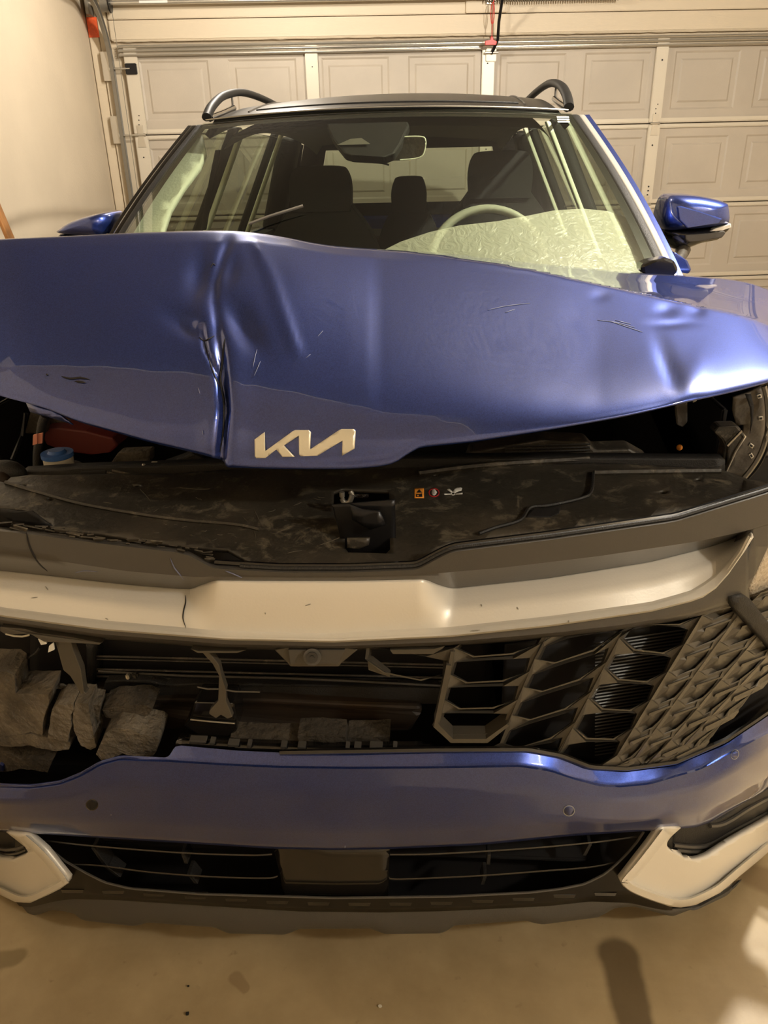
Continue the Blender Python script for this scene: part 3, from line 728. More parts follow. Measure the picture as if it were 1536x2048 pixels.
surr = K(loft('grille_surround', [lf([(x, y-5) for x, y in top_e], .022), lf(top_e, .006), lf([(x, y+4) for x, y in top_e], .0), lf(step_e, lambda x: .0), lf([(x, y-1) for x, y in gtop], lambda x: .006+.034*side(x)), lf([(x, y+6) for x, y in gtop], lambda x: .02+.035*side(x))], xsF, MT['satin'], None, sub=3, w=10))
surr['label'] = 'cracked dark grey plastic panel above the silver bar'
K(tube('seal_strip', [on(x, sinterp(top_e, x, 10)[0]-9, front(.02)) for x in xr(430, 1570, 90)], .0042, MT['gloss'], None, 6), surr)
K(tube('seal_strip', [on(x, sinterp(top_e, x, 10)[0]-4, front(.008)) for x in xr(480, 1570, 90)], .0030, MT['black'], None, 6), surr)
sbvh = sheet_bvh(surr)
K(ribbon('crack', spline([(52, 1060), (56, 1085), (66, 1110), (80, 1130), (95, 1143)], 4), 1.6, MT['dark'], None, .001, sbvh), surr)
for s in ([(340, 1116), (348, 1135), (358, 1148), (368, 1160)], [(450, 1142), (466, 1148), (484, 1156)], [(150, 1146), (170, 1142), (195, 1144)]):
    K(ribbon('scratch', spline(s, 3), 1.3, MT['scr'], None, .0008, sbvh), surr)
# splintered plastic along the broken left edge
random.seed(5)
bm = bmesh.new()
for i in range(60):
    x = random.uniform(-20, 420); y = interp(top_e, x)[0]-random.uniform(2, 16)
    w_, h_ = random.uniform(8, 34), random.uniform(2, 5); d = random.uniform(.0, .03); s = random.uniform(-.1, .3)
    q = [on(x, y, front(d)), on(x+w_, y+w_*s, front(d)), on(x+w_-3, y+h_+w_*s, front(d+.006)), on(x+2, y+h_, front(d+.004))]
    bm.faces.new([bm.verts.new(p) for p in q])
sp = K(frombm('splinters', bm, MT['cover'], None), surr); sp['kind'] = 'stuff'; solid(sp, .002)
K(psheet('broken_tab', [(0, 1018), (45, 1024), (64, 1022), (92, 1044), (104, 1052), (60, 1050), (18, 1040), (0, 1030)], front(.06), MT['dark'], None, t=.002), surr)

# ---- silver bar -------------------------------------------------------
gb_in = [(-220, 1165), (0, 1214), (200, 1240), (450, 1262), (668, 1267), (900, 1254), (1100, 1232), (1300, 1204), (1385, 1180), (1440, 1142), (1480, 1090), (1501, 1062), (1700, 1012)]
gb = [(-220, 1180), (0, 1230), (200, 1257), (450, 1277), (668, 1282), (900, 1271), (1100, 1250), (1300, 1221), (1400, 1196), (1440, 1168), (1480, 1115), (1506, 1064), (1700, 1012)]
xsG = [x for x in xsF if x < 1490]+[1490, 1497, 1502]
gt2 = [(x, y+1) for x, y in gtop]
def mid(a, b, f): return [(x, interp(a, x)[0]*(1-f)+interp(b, x)[0]*f) for x in xr(-220, 1520, 116)]
bar = K(loft('silver_bar', [lf(gt2, lambda x: .008+.046*side(x)), lf(mid(gt2, gb_in, .22), lambda x: .004+.036*side(x)), lf(mid(gt2, gb_in, .55), lambda x: .001+.020*side(x)), lf(gb_in, lambda x: -.001+.004*side(x)), lf(mid(gb_in, gb, .25), -.004), lf(gb, -.016), lf([(x, y+2) for x, y in gb], -.012), lf([(x, y+4) for x, y in gb], .012)], xsG, MT['silver'], None, sub=3, w=8, ang=28))
bar['label'] = 'satin silver bar across the nose, cracked at left'
bbvh = sheet_bvh(bar)
K(ribbon('crack', spline([(371, 1190), (371, 1205), (367, 1222), (366, 1238), (372, 1256)], 4), 1.3, MT['dark'], None, .0008, bbvh), bar)
MT['smudge'] = mat('grey smudge', (.30, .28, .23), .6)
for s in ([(90, 1172), (96, 1180)], [(62, 1196), (75, 1194)], [(610, 1212), (622, 1208)], [(962, 1208), (964, 1213)], [(1034, 1214), (1037, 1219)], [(940, 1262), (960, 1260)], [(1137, 1240), (1138, 1246)], [(530, 1225), (531, 1229)], [(210, 1236), (216, 1239)]):
    K(ribbon('scuff', spline(s, 3), 1.0, MT['smudge'], None, .0008, bbvh), bar)

# dark band under the silver bar = upper frame of the lower grille
gtopL = [(-220, 1192), (0, 1243), (200, 1272), (450, 1292), (668, 1296), (900, 1288), (1100, 1272), (1250, 1256), (1380, 1234), (1470, 1206), (1600, 1150)]
K(loft('grille_top_frame', [lf([(x, y-2) for x, y in gb], .016), lf([(x, y+2) for x, y in gb], .004), lf(mid(gb, gtopL, .75), .002), lf(gtopL, .010), lf([(x, y+6) for x, y in gtopL], .05)], [x for x in xsG if x < 1500], MT['satin'], None, sub=2, w=8))
# wedge at the headlamp and the panel beside it
K(psheet('side_frame', [(1400, 1200), (1440, 1168), (1480, 1116), (1505, 1066), (1506, 1058), (1496, 1052), (1524, 992), (1700, 920), (1700, 1000), (1560, 1050), (1534, 1098), (1510, 1150), (1497, 1176), (1500, 1200), (1536, 1262), (1560, 1300), (1500, 1236), (1462, 1215), (1380, 1236)], front(.012), MT['satin'], None, t=.02))
K(psheet('frame_wedge', [(1462, 1196), (1490, 1191), (1502, 1200), (1560, 1276), (1600, 1330), (1600, 1345), (1536, 1286), (1468, 1214)], front(-.004), MT['black'], None, t=.02))
hl = K(psheet('headlamp', [(1534, 1100), (1512, 1150), (1499, 1177), (1503, 1200), (1536, 1258), (1600, 1340), (1650, 1300), (1650, 1060), (1600, 1020)], front(.03), MT['lens'], None, t=.02))

# ---- faceted lower grille -----------------------------------------------
gr = K(empty('lower_grille', (.4, .05, .68)), car); gr.matrix_parent_inverse = Matrix.Translation(-Vector(car.location))
GI = Matrix.Translation(-Vector((.4, .05, .68)))
def Kg(o): o.parent = gr; o.matrix_parent_inverse = GI; return o
bot_b = [(700, 1503), (868, 1500), (1055, 1499), (1120, 1511), (1180, 1534), (1250, 1538), (1350, 1525), (1450, 1482), (1536, 1424), (1700, 1300)]
cols = {  # (left node of row 0, step down)
    0: ((733, 1262), (-3, 56)), 1: ((908, 1296), (-12, 51)), 2: ((1069, 1318), (-23, 56)), 3: ((1238, 1276), (-31, 60)),
    4: ((1370, 1287), (-34, 56)), 5: ((1480, 1225), (-42, 58)), 6: ((1592, 1180), (-50, 60)), 7: ((1705, 1130), (-56, 60)), 8: ((1820, 1070), (-60, 60))}
def node(c, r):
    (x, y), (dx, dy) = cols[c]; return (x+dx*r, y+dy*r)
offs = {0: .5, 1: .35, 2: .55, 3: .6, 4: .4, 5: .5}
def Rn(c, r):
    # right node of column c row r lies half way along the next column's left nodes
    o = {0: 0.0, 1: -.55, 2: -.2+.0, 3: 0.0, 4: .5, 5: .2, 6: .3, 7: .3}[c]
    return node(c+1, r+o)
def lerp2(a, b, f): return (a[0]+(b[0]-a[0])*f, a[1]+(b[1]-a[1])*f)
def cell(c, r, solidcell=False):
    L0, L1 = node(c, r), node(c, r+1)
    R0, R1 = Rn(c, r), Rn(c, r+1)
    sl = (R0[1]-L0[1])/(R0[0]-L0[0])
    def bars(L, R_):
        w = R_[0]-L[0]; drop = 22 if c < 4 else 17
        a = (L[0]+w*.22, L[1]+sl*w*.22+drop); b = (L[0]+w*.68, L[1]+sl*w*.68+drop); return a, b
    a0, b0 = bars(L0, R0); a1, b1 = bars(L1, R1)
    outer = [L0, a0, b0, R0, R1, b1, a1, L1]
    TL = lerp2(L0, L1, .56); TR = lerp2(R0, R1, .58)
    TL = (TL[0]+8, TL[1]); TR = (TR[0]-8, TR[1]-4)
    f = lambda p, q, t: lerp2(p, q, t)
    A0 = (a0[0], a0[1]+6); B0 = (b0[0], b0[1]+6)
    A1 = (a1[0]+2, a1[1]-3); B1 = (b1[0]-2, b1[1]-3)
    inner = [TL, A0, B0, TR, (R1[0]-6, R1[1]+1), B1, A1, (L1[0]+6, L1[1]+1)]
    ctr = (sum(p[0] for p in inner)/8, sum(p[1] for p in inner)/8)
    if r == -1 or c == 0:
        pass
    vs = []; n = 8
    dpo = [.006, .020, .020, .006, .006, .012, .012, .006]
    def cl(p):
        yt = interp(gtopL, p[0])[0]+2; yb = interp(bot_b, p[0])[0]-2
        return (p[0], min(max(p[1], yt), yb))
    co = [cl(p) for p in outer]; ci = [cl(p) for p in inner]
    if max(p[1] for p in co)-min(p[1] for p in co) < 16: return
    area = abs(sum(ci[i][0]*ci[(i+1) % 8][1]-ci[(i+1) % 8][0]*ci[i][1] for i in range(8)))/2
    vs += [on(*p, front((d*.3 if solidcell else d)+.012)) for p, d in zip(co, dpo)]
    vs += [on(*p, front(.017 if solidcell else .024)) for p in ci]
    if not solidcell:
        vs += [on(ctr[0]+(p[0]-ctr[0])*.93, p[1], front(.044)) for p in ci]
        fs = [(i, (i+1) % n, n+(i+1) % n, n+i) for i in range(n)]+[(n+i, n+(i+1) % n, 2*n+(i+1) % n, 2*n+i) for i in range(n)]
    else:
        k = .70
        vs += [on(*cl((ctr[0]+(p[0]-ctr[0])*k+6, ctr[1]+(p[1]-ctr[1])*k+2)), front(.014 if i in (0, 1, 2, 3) else .024)) for i, p in enumerate(inner)]
        vs.append(on(*cl((ctr[0]-14, ctr[1]-4)), front(.013)))
        fs = [(i, (i+1) % n, n+(i+1) % n, n+i) for i in range(n)]+[(n+i, n+(i+1) % n, 2*n+(i+1) % n, 2*n+i) for i in range(n)]+[(2*n+i, 2*n+(i+1) % n, 3*n) for i in range(n)]
    Kg(mesh('grille_cell', vs, fs, MT['grille']))
for r in range(0, 1): cell(0, r)
for r in range(-1, 3): cell(1, r)
for c in (2, 3):
    for r in range(-2, 5): cell(c, r)
for c in (4, 5, 6, 7):
    for r in range(-2, 8): cell(c, r, True)
# louvre shutters seen through the open cells
for k in range(36):
    y0 = 1300+k*6.4
    Kg(tube('shutter_slat', [on(x, interp([(1100, y0), (1400, y0-45)], x)[0], front(.075)) for x in (1190, 1270, 1340, 1420)], .0014, MT['satin'], None, 4))
Kg(psheet('shutter_back', [(1010, 1290), (1240, 1258), (1430, 1225), (1600, 1160), (1600, 1380), (1450, 1480), (1350, 1524), (1250, 1536), (1180, 1532), (1110, 1508), (1000, 1498)], front(.085), MT['dark'], None, t=.004))
Kg(tube('broken_rib', [on(x, y, front(.02)) for x, y in [(905, 1300), (897, 1345), (886, 1392), (876, 1440), (870, 1452)]], .0045, MT['grille'], None, 5))
Kg(extr('broken_rib', [on(x, y, front(.012)) for x, y in [(893, 1330), (902, 1332), (880, 1440), (868, 1452)]], (0, .02, 0), MT['grille']))
Kg(extr('lower_cell_rim', [on(x, y, front(.014)) for x, y in [(872, 1440), (868, 1455), (902, 1486), (975, 1486), (1018, 1452), (1014, 1448), (972, 1478), (906, 1478), (880, 1452)]], (0, .03, 0), MT['grille']))
# bottom lip of the grille opening
Kg(tube('grille_gasket', [on(x, interp(bot_b, x)[0]-1, front(.014)) for x in xr(560, 1690, 90)], .0045, MT['gloss'], None, 6))
# top row flats
Kg(extr('top_cell_bar', [on(x, y, front(.02)) for x, y in [(780, 1300), (868, 1298), (890, 1292), (884, 1298), (866, 1308), (786, 1308)]], (0, .02, 0), MT['grille']))
Kg(extr('top_cell_bar', [on(x, y, front(.02)) for x, y in [(382, 1298), (395, 1306), (474, 1306), (492, 1300), (474, 1302), (396, 1302)]], (0, .015, 0), MT['grille']))
Kg(extr('bar_fin', [on(x, y, front(.028)) for x, y in [(735, 1318), (745, 1322), (780, 1350), (780, 1354), (737, 1340)]], (0, .012, 0), MT['grille']))
# camera pod
pod = Kg(extr('camera_pod', [on(x, y, front(.018)) for x, y in [(548, 1300), (576, 1328), (580, 1334), (678, 1334), (682, 1328), (716, 1300), (690, 1296), (576, 1296)]], (0, .03, 0), MT['grille'], None, .002))
def Kp(o): o.parent = pod; return o
Kp(extr('pod_face', [on(x, y, front(.012)) for x, y in [(576, 1300), (580, 1328), (676, 1328), (690, 1300)]], (0, .008, 0), MT['satin'], None, .001))
p = on(625, 1312, front(.010)); cdir = (Vector(CAM)-p).normalized()*.5+Vector((0, -1, 0))*.5
Kp(disc('camera_ring', p, .0125, .010, cdir, MT['satin'], None, 24)); Kp(disc('camera_lens', p+cdir.normalized()*.004, .008, .010, cdir, MT['gloss'], None, 20)); Kp(disc('camera_glass', p+cdir.normalized()*.010, .0035, .003, cdir, MT['gloss'], None, 16))
# hanging remnants
Kg(extr('broken_strut', [on(x, y, front(.03)) for x, y in [(403, 1303), (418, 1305), (438, 1330), (443, 1352), (452, 1380), (448, 1396), (444, 1398), (438, 1352), (425, 1328), (410, 1312)]], (0, .012, 0), MT['grille'], None, .001))
Kg(extr('broken_strut', [on(x, y, front(.03)) for x, y in [(438, 1350), (447, 1365), (452, 1380), (452, 1402), (465, 1434), (455, 1438), (442, 1430), (432, 1437), (418, 1428), (419, 1421), (436, 1402)]], (0, .010, 0), MT['grille'], None, .001))
Kg(tube('broken_wire', [on(x, y, front(.032)) for x, y in [(395, 1374), (415, 1378), (440, 1378), (470, 1383), (520, 1384)]], .0015, MT['grille'], None, 5))
Kg(extr('broken_strut', [on(x, y, front(.03)) for x, y in [(108, 1276), (142, 1284), (146, 1300), (162, 1340), (168, 1384), (172, 1388), (162, 1388), (140, 1352), (126, 1340), (118, 1310)]], (0, .014, 0), MT['grille'], None, .001))
Kg(extr('broken_frame', [on(x, y, front(.02)) for x, y in [(50, 1258), (75, 1266), (140, 1274), (200, 1286), (206, 1284), (198, 1290), (180, 1288), (140, 1286), (88, 1284), (60, 1268), (12, 1270), (0, 1262), (0, 1254)]], (0, .02, 0), MT['grille'], None, .001))
for q in ([(76, 1278), (90, 1278), (93, 1288), (82, 1290)], [(98, 1292), (106, 1286), (108, 1300), (96, 1305)]):
    Kg(extr('torn_plastic_chip', [on(x, y, front(.022)) for x, y in q], (0, .003, 0), MT['inkw']))
Kg(tube('torn_edge', [on(x, y, front(.02)) for x, y in [(12, 1268), (28, 1272), (44, 1273), (58, 1270)]], .0016, MT['white'], None, 5))

# ---- behind the grille ---------------------------------------------------
K(psheet('radiator', [(60, 1262), (980, 1262), (980, 1420), (60, 1420)], front(.20), MT['dark'], None, t=.03))
for k, y in enumerate((1312, 1318, 1338, 1345, 1352, 1366)):
    K(tube('radiator_fin', [on(x, y+(x-180)*.025, front(.17)) for x in (175, 400, 640, 900)], .0016 if k % 2 else .0024, MT['cover'], None, 5))
K(psheet('radiator_frame', [(172, 1285), (186, 1285), (186, 1375), (176, 1385)], front(.16), MT['black'], None, t=.03))
K(extr('crash_beam', [on(x, y, front(.12)) for x, y in [(170, 1400), (520, 1402), (840, 1412), (845, 1425), (820, 1466), (480, 1462), (180, 1460)]], (0, .06, 0), MT['rust'], None, .008))
K(extr('air_deflector', [on(x, y, front(.13)) for x, y in [(210, 1362), (300, 1362), (330, 1372), (395, 1368), (880, 1376), (885, 1410), (200, 1402)]], (0, .02, 0), MT['black'], None, .003))
K(tube('deflector_edge', [on(x, y, front(.125)) for x, y in [(198, 1342), (260, 1346), (380, 1352), (560, 1356), (700, 1362), (890, 1372)]], .0025, MT['rad'], None, 5))
K(extr('radar_box', [on(x, y, front(.07)) for x, y in [(388, 1404), (466, 1406), (474, 1440), (474, 1462), (462, 1474), (392, 1470), (366, 1452), (378, 1436)]], (0, .05, 0), MT['gloss'], None, .004))
K(tube('box_seam', [on(x, y, front(.066)) for x, y in [(381, 1439), (420, 1443), (470, 1447)]], .0016, MT['steeld'], None, 5))
K(tube('beam_trim', [on(x, y, front(.10)) for x, y in [(100, 1401), (130, 1406), (180, 1408)]], .002, MT['rad'], None, 5))
K(extr('torn_liner', [on(x, y, front(.10)) for x, y in [(196, 1402), (240, 1396), (260, 1391), (290, 1396), (315, 1397), (300, 1402), (255, 1405), (205, 1410)]], (0, .02, 0), MT['grille'], None, .002))
K(tube('wiring', [on(x, y, front(.11)) for x, y in spline([(12, 1338), (25, 1325), (50, 1318), (70, 1308), (80, 1295)], 4)], .0025, MT['black'], None, 6))
K(tube('wiring', [on(x, y, front(.11)) for x, y in spline([(40, 1352), (70, 1366), (110, 1372), (150, 1372), (185, 1388)], 4)], .0022, MT['black'], None, 6))
K(extr('wiring_clip', [on(x, y, front(.10)) for x, y in [(90, 1370), (125, 1371), (132, 1376), (126, 1379), (98, 1376)]], (0, .006, 0), MT['foam'], None, .001))
K(box('hose_stub', on(256, 1352, front(.12)), (.006, .01, .010), MT['steel'])); K(box('hose_stub', on(271, 1350, front(.12)), (.010, .01, .012), MT['rad']))
def foam(pts, d, th, amp=.004, seed=0):
    amp *= .55
    """broken foam block: extruded outline, subdivided and roughened"""
    P = [on(x, y, front(d)) for x, y in pts]; n = len(P)
    bm = bmesh.new(); a = [bm.verts.new(p) for p in P]
    sh = Vector((0, th, .010))
    b = [bm.verts.new(p+sh) for p in P]
    for f in geometry.tessellate_polygon([P]): bm.faces.new([a[i] for i in f]); bm.faces.new([b[i] for i in reversed(f)])
    for i in range(n): bm.faces.new((a[i], a[(i+1) % n], b[(i+1) % n], b[i]))
    bmesh.ops.recalc_face_normals(bm, faces=bm.faces)
    bmesh.ops.subdivide_edges(bm, edges=bm.edges[:], cuts=3, use_grid_fill=True)
    bmesh.ops.subdivide_edges(bm, edges=bm.edges[:], cuts=1, use_grid_fill=True)
    for v in bm.verts:
        q = v.co*38+Vector((seed, 0, 0)); v.co += Vector((noise.noise(q), noise.noise(q+Vector((9, 0, 0)))*1.2, noise.noise(q+Vector((0, 9, 0)))))*amp
        v.co += Vector((0, noise.noise(v.co*140), 0))*.0018
    return K(frombm('foam_block', bm, MT['foam'] if seed < 8 and seed != 5 else MT['foamd'], None, True, 22))
foam([(-60, 1338), (0, 1343), (14, 1343), (28, 1352), (32, 1386), (50, 1387), (98, 1388), (97, 1404), (86, 1446), (84, 1472), (60, 1466), (0, 1474), (-60, 1470)], .060, .05, .003, 1)
foam([(104, 1418), (118, 1408), (146, 1410), (146, 1422), (140, 1432), (143, 1452), (138, 1470), (136, 1484), (96, 1478), (100, 1440)], .055, .04, .003, 2)
foam([(150, 1408), (176, 1407), (180, 1440), (190, 1476), (192, 1494), (180, 1500), (160, 1490), (152, 1470), (144, 1440)], .058, .04, .003, 3)
foam([(182, 1408), (200, 1412), (198, 1440), (192, 1462), (186, 1440)], .075, .03, .002, 4)
foam([(204, 1420), (230, 1412), (290, 1410), (306, 1418), (296, 1432), (240, 1436), (210, 1436)], .075, .04, .004, 5)
foam([(205, 1480), (210, 1466), (232, 1456), (262, 1458), (276, 1466), (312, 1474), (318, 1480), (314, 1504), (306, 1513), (270, 1512), (244, 1506), (222, 1516), (204, 1520), (192, 1508)], .045, .05, .003, 6)
foam([(-60, 1478), (0, 1474), (60, 1468), (140, 1486), (138, 1498), (110, 1502), (60, 1492), (0, 1492), (-60, 1500)], .060, .05, .004, 7)
foam([(-60, 1505), (0, 1500), (40, 1520), (60, 1516), (104, 1524), (96, 1545), (40, 1538), (0, 1545), (-60, 1550)], .065, .04, .003, 8)
foam([(460, 1478), (520, 1480), (598, 1482), (600, 1500), (460, 1498)], .06, .03, .002, 9)
foam([(596, 1472), (640, 1470), (690, 1474), (694, 1492), (600, 1494)], .055, .03, .002, 10)
foam([(694, 1476), (780, 1474), (778, 1496), (694, 1496)], .065, .03, .002, 11)
K(psheet('inner_backing', [(-60, 1240), (980, 1262), (1000, 1520), (700, 1530), (300, 1545), (-60, 1590)], front(.26), MT['dark'], None, t=.01))

# ---- bumper cover -------------------------------------------------------
crease = [(-220, 1560), (0, 1572), (60, 1574), (120, 1566), (160, 1550), (200, 1527), (240, 1516), (338, 1519), (450, 1526), (560, 1531), (700, 1533), (870, 1532), (1040, 1529), (1100, 1538), (1150, 1555), (1200, 1568), (1240, 1570), (1300, 1564), (1400, 1535), (1536, 1462), (1700, 1350)]
topb = [(-220, 1556), (0, 1567), (60, 1569), (120, 1561), (160, 1545), (200, 1522), (240, 1511), (338, 1515), (339, 1514), (350, 1490), (470, 1501), (600, 1507), (700, 1509), (868, 1506), (1050, 1503), (1120, 1515), (1180, 1539), (1250, 1545), (1350, 1532), (1450, 1490), (1536, 1432), (1700, 1310)]
botb = [(-220, 1628), (-60, 1655), (0, 1663), (80, 1668), (300, 1682), (540, 1697), (668, 1700), (780, 1698), (960, 1690), (1140, 1672), (1290, 1662), (1390, 1655), (1420, 1645), (1460, 1622), (1536, 1578), (1700, 1470)]
def bd(x, k): # depth of the ledge: only right of the torn corner
    s = max(0, min(1, (x-336)/14)); return k*s+.003*(1-s)
xsB = xr(-130, 330, 44)+[336, 339, 343, 347, 351]+xr(362, 1660, 96)
def bulge(x): return 0.0
m1 = mid(crease, botb, .3); m2 = mid(crease, botb, .75)
m1 = [(x, interp(crease, x)[0]*.7+interp(botb, x)[0]*.3) for x in xr(-220, 1700, 60)]
m2 = [(x, interp(crease, x)[0]*.25+interp(botb, x)[0]*.75) for x in xr(-220, 1700, 60)]
def corner(x): # scooped facet over the fog pockets
    return exp(-((x-1470)/70)**2)+exp(-((x+20)/60)**2)
bp = K(loft('bumper_cover', [lf([(x, y+1) for x, y in topb], lambda x: bd(x, .030)), lf(topb, lambda x: bd(x, .016)), lf(crease, lambda x: 0.002), lf([(x, y+5) for x, y in crease], lambda x: -.002), lf(m1, lambda x: -.004-.010*corner(x)), lf(m2, lambda x: .006-.004*corner(x)), lf(botb, lambda x: .024+.006*corner(x)), lf([(x, y+1) for x, y in botb], .05)], xsB, MT['paint2'], None, sub=4, w=6, ang=50))
bp['label'] = 'blue lower bumper cover with torn top edge at left'
pbvh = sheet_bvh(bp)
def pdec(nm, pts, m_, lift, th=.0006, holes=()): return K(decal(nm, pts, m_, None, lift, th, 12, pbvh, holes), bp)
def ell(cx, cy, rx, ry, a=0, n=24): return [(cx+rx*cos(t)*cos(a)-ry*sin(t)*sin(a), cy+rx*cos(t)*sin(a)+ry*sin(t)*cos(a)) for t in [i*2*pi/n for i in range(n)]]
pdec('sensor_hole', ell(184, 1610, 11, 10), MT['dark'], .0006)
pdec('sensor_hole_rim', ell(184, 1610, 12.5, 11.5), MT['gloss'], .0002, .0004)
MT['sring'] = mat('pale sensor ring', (.30, .32, .36), .4)
pdec('parking_sensor', ell(1138, 1622, 9.5, 9), MT['paint2'], .0012, .001); pdec('sensor_ring', ell(1138, 1622, 11.8, 11), MT['sring'], .0006, .0006, [ell(1138, 1622, 9.8, 9.2)])
pdec('parking_sensor', ell(1470, 1509, 6.5, 8.5, .3), MT['paint2'], .0012, .001); pdec('sensor_ring', ell(1470, 1509, 8, 10.5, .3), MT['sring'], .0004, .0004, [ell(1470, 1509, 7, 9.2, .3)])
pdec('paint_chip', ell(690, 1694, 1.6, 2.4), MT['scr'], .0006); pdec('paint_chip', ell(222, 1630, 1.4, 1), MT['scr'], .0006)
# clips along the torn top edge
K(psheet('clip_strip', [(352, 1484), (470, 1494), (640, 1501), (868, 1500), (868, 1504), (640, 1506), (470, 1500), (350, 1491)], front(.036), MT['gloss'], None, t=.02))
for x, w_ in ((395, 34), (424, 10), (466, 22), (498, 8), (567, 12), (603, 16), (695, 8), (715, 14), (752, 26), (790, 8)):
    y = interp([(350, 1483), (470, 1494), (640, 1500), (868, 1499)], x)[0]
    K(extr('clip', [on(x-w_/2, y-5, front(.034)), on(x+w_/2, y-4, front(.034)), on(x+w_/2, y, front(.034)), on(x+w_/2-3, y+1, front(.034)), on(x-w_/2+3, y+1, front(.034)), on(x-w_/2, y, front(.034))], (0, .012, .002), MT['satin'], None, .001))
K(extr('frame_stub', [on(x, y, front(.06)) for x, y in [(-40, 1530), (0, 1528), (6, 1532), (6, 1543), (-40, 1545)]], (0, .02, 0), MT['paint2'], None, .001))

# ---- lower intake ---------------------------------------------------------
ib = [(-60, 1600), (60, 1672), (100, 1698), (130, 1722), (170, 1745), (210, 1765), (260, 1777), (400, 1788), (668, 1796), (900, 1793), (1060, 1785), (1120, 1778), (1170, 1768), (1210, 1748), (1240, 1722), (1270, 1690), (1290, 1660), (1400, 1560)]
K(psheet('intake_back', [(60, 1650), (1330, 1640), (1290, 1700), (1200, 1790), (668, 1810), (200, 1800), (80, 1700)], front(.16), MT['dark'], None, t=.01))
K(psheet('intake_plate', [(545, 1690), (780, 1690), (778, 1740), (776, 1793), (668, 1794), (566, 1791), (560, 1750)], front(.050), MT['gloss'], None, t=.01))['label'] = 'plain gloss black centre plate'
def slat(pts, d=.045):
    P = spline(pts, 5); vs = []
    for x, y in P:
        for dd, o in ((0, 0), (.0, 2.6), (.045, 3.4), (.045, 0.6)): vs.append(on(x, y+o, front(d+dd)))
    n = len(P); fs = [(i*4+k, i*4+(k+1) % 4, (i+1)*4+(k+1) % 4, (i+1)*4+k) for i in range(n-1) for k in range(4)]+[(0, 1, 2, 3), ((n-1)*4+3, (n-1)*4+2, (n-1)*4+1, (n-1)*4)]
    o = K(mesh('intake_slat', vs, fs, MT['satin'], None, True, 40)); return o
slat([(86, 1679), (180, 1690), (360, 1704), (500, 1709), (544, 1707)]); slat([(132, 1727), (200, 1730), (300, 1743), (420, 1752), (530, 1755), (555, 1751)])
slat([(780, 1708), (880, 1706), (1060, 1695), (1200, 1682), (1290, 1669)]); slat([(778, 1753), (800, 1757), (960, 1750), (1080, 1741), (1180, 1733), (1236, 1722)])
for a, b in (((185, 1696), (212, 1735)), ((212, 1735), (238, 1755)), ((364, 1706), (372, 1728)), ((376, 1748), (392, 1768)), ((978, 1710), (976, 1730)), ((970, 1752), (964, 1770)), ((1180, 1690), (1168, 1712))):
    K(extr('slat_rib', [on(a[0]-3, a[1], front(.06)), on(a[0]+4, a[1], front(.06)), on(b[0]+4, b[1], front(.06)), on(b[0]-3, b[1], front(.06))], (0, .03, 0), MT['black'], None, .001))
lipt = [(-220, 1700), (-60, 1778), (0, 1803), (60, 1812), (100, 1802), (140, 1795), (230, 1797), (400, 1808), (600, 1820), (770, 1822), (900, 1819), (1100, 1809), (1180, 1800), (1260, 1803), (1330, 1818), (1390, 1816), (1450, 1788), (1536, 1712), (1640, 1640)]
vl_out = [(x, interp(ib, x)[0]) for x in xr(60, 1290, 60)]
K(loft('valance', [lf(ib, .06), lf([(x, y+1) for x, y in ib], .036), lf([(x, y+3) for x, y in lipt], .040)], xr(30, 1345, 90), MT['vgloss'], None, sub=3, w=6))
K(tube('intake_rim', [on(x, interp(ib, x)[0], front(.034)) for x in xr(64, 1288, 90)], .0022, MT['satin'], None, 6))
for i in range(14):
    x = 150+i*82
    y = sinterp(lipt, x)[0]-12
    K(extr('valance_rib', [on(x-28, y-4, front(.037)), on(x+18, y-3.5, front(.037)), on(x+15, y+3, front(.037)), on(x-26, y+2.5, front(.037))], (0, .01, 0), MT['gloss'], None, .001))
lipb = [(-220, 1725), (-60, 1795), (0, 1820), (25, 1830), (48, 1838), (75, 1830), (102, 1820), (125, 1822), (150, 1828), (160, 1838), (174, 1842), (265, 1852), (280, 1850), (295, 1845), (430, 1855), (445, 1862), (458, 1867), (570, 1869), (585, 1864), (598, 1858), (740, 1857), (757, 1863), (770, 1868), (880, 1867), (895, 1861), (908, 1851), (1052, 1841), (1068, 1846), (1085, 1849), (1195, 1835), (1213, 1826), (1230, 1816), (1268, 1813), (1310, 1824), (1345, 1833), (1400, 1812), (1470, 1774), (1536, 1722), (1640, 1650)]
K(loft('chin_lip', [lf([(x, y-3) for x, y in lipt], .060), lf(lipt, .045), lf([(x, interp(lipt, x)[0]*.4+interp(lipb, x)[0]*.6) for x in xr(-220, 1640, 230)], .044), lf([(x, y-2) for x, y in lipb], .050), lf(lipb, .058), lf([(x, y-6) for x, y in lipb], .15)], xr(-130, 1620, 300), MT['lip'], None, sub=2, w=4, ang=50))['label'] = 'grey notched chin lip along the bottom of the bumper'
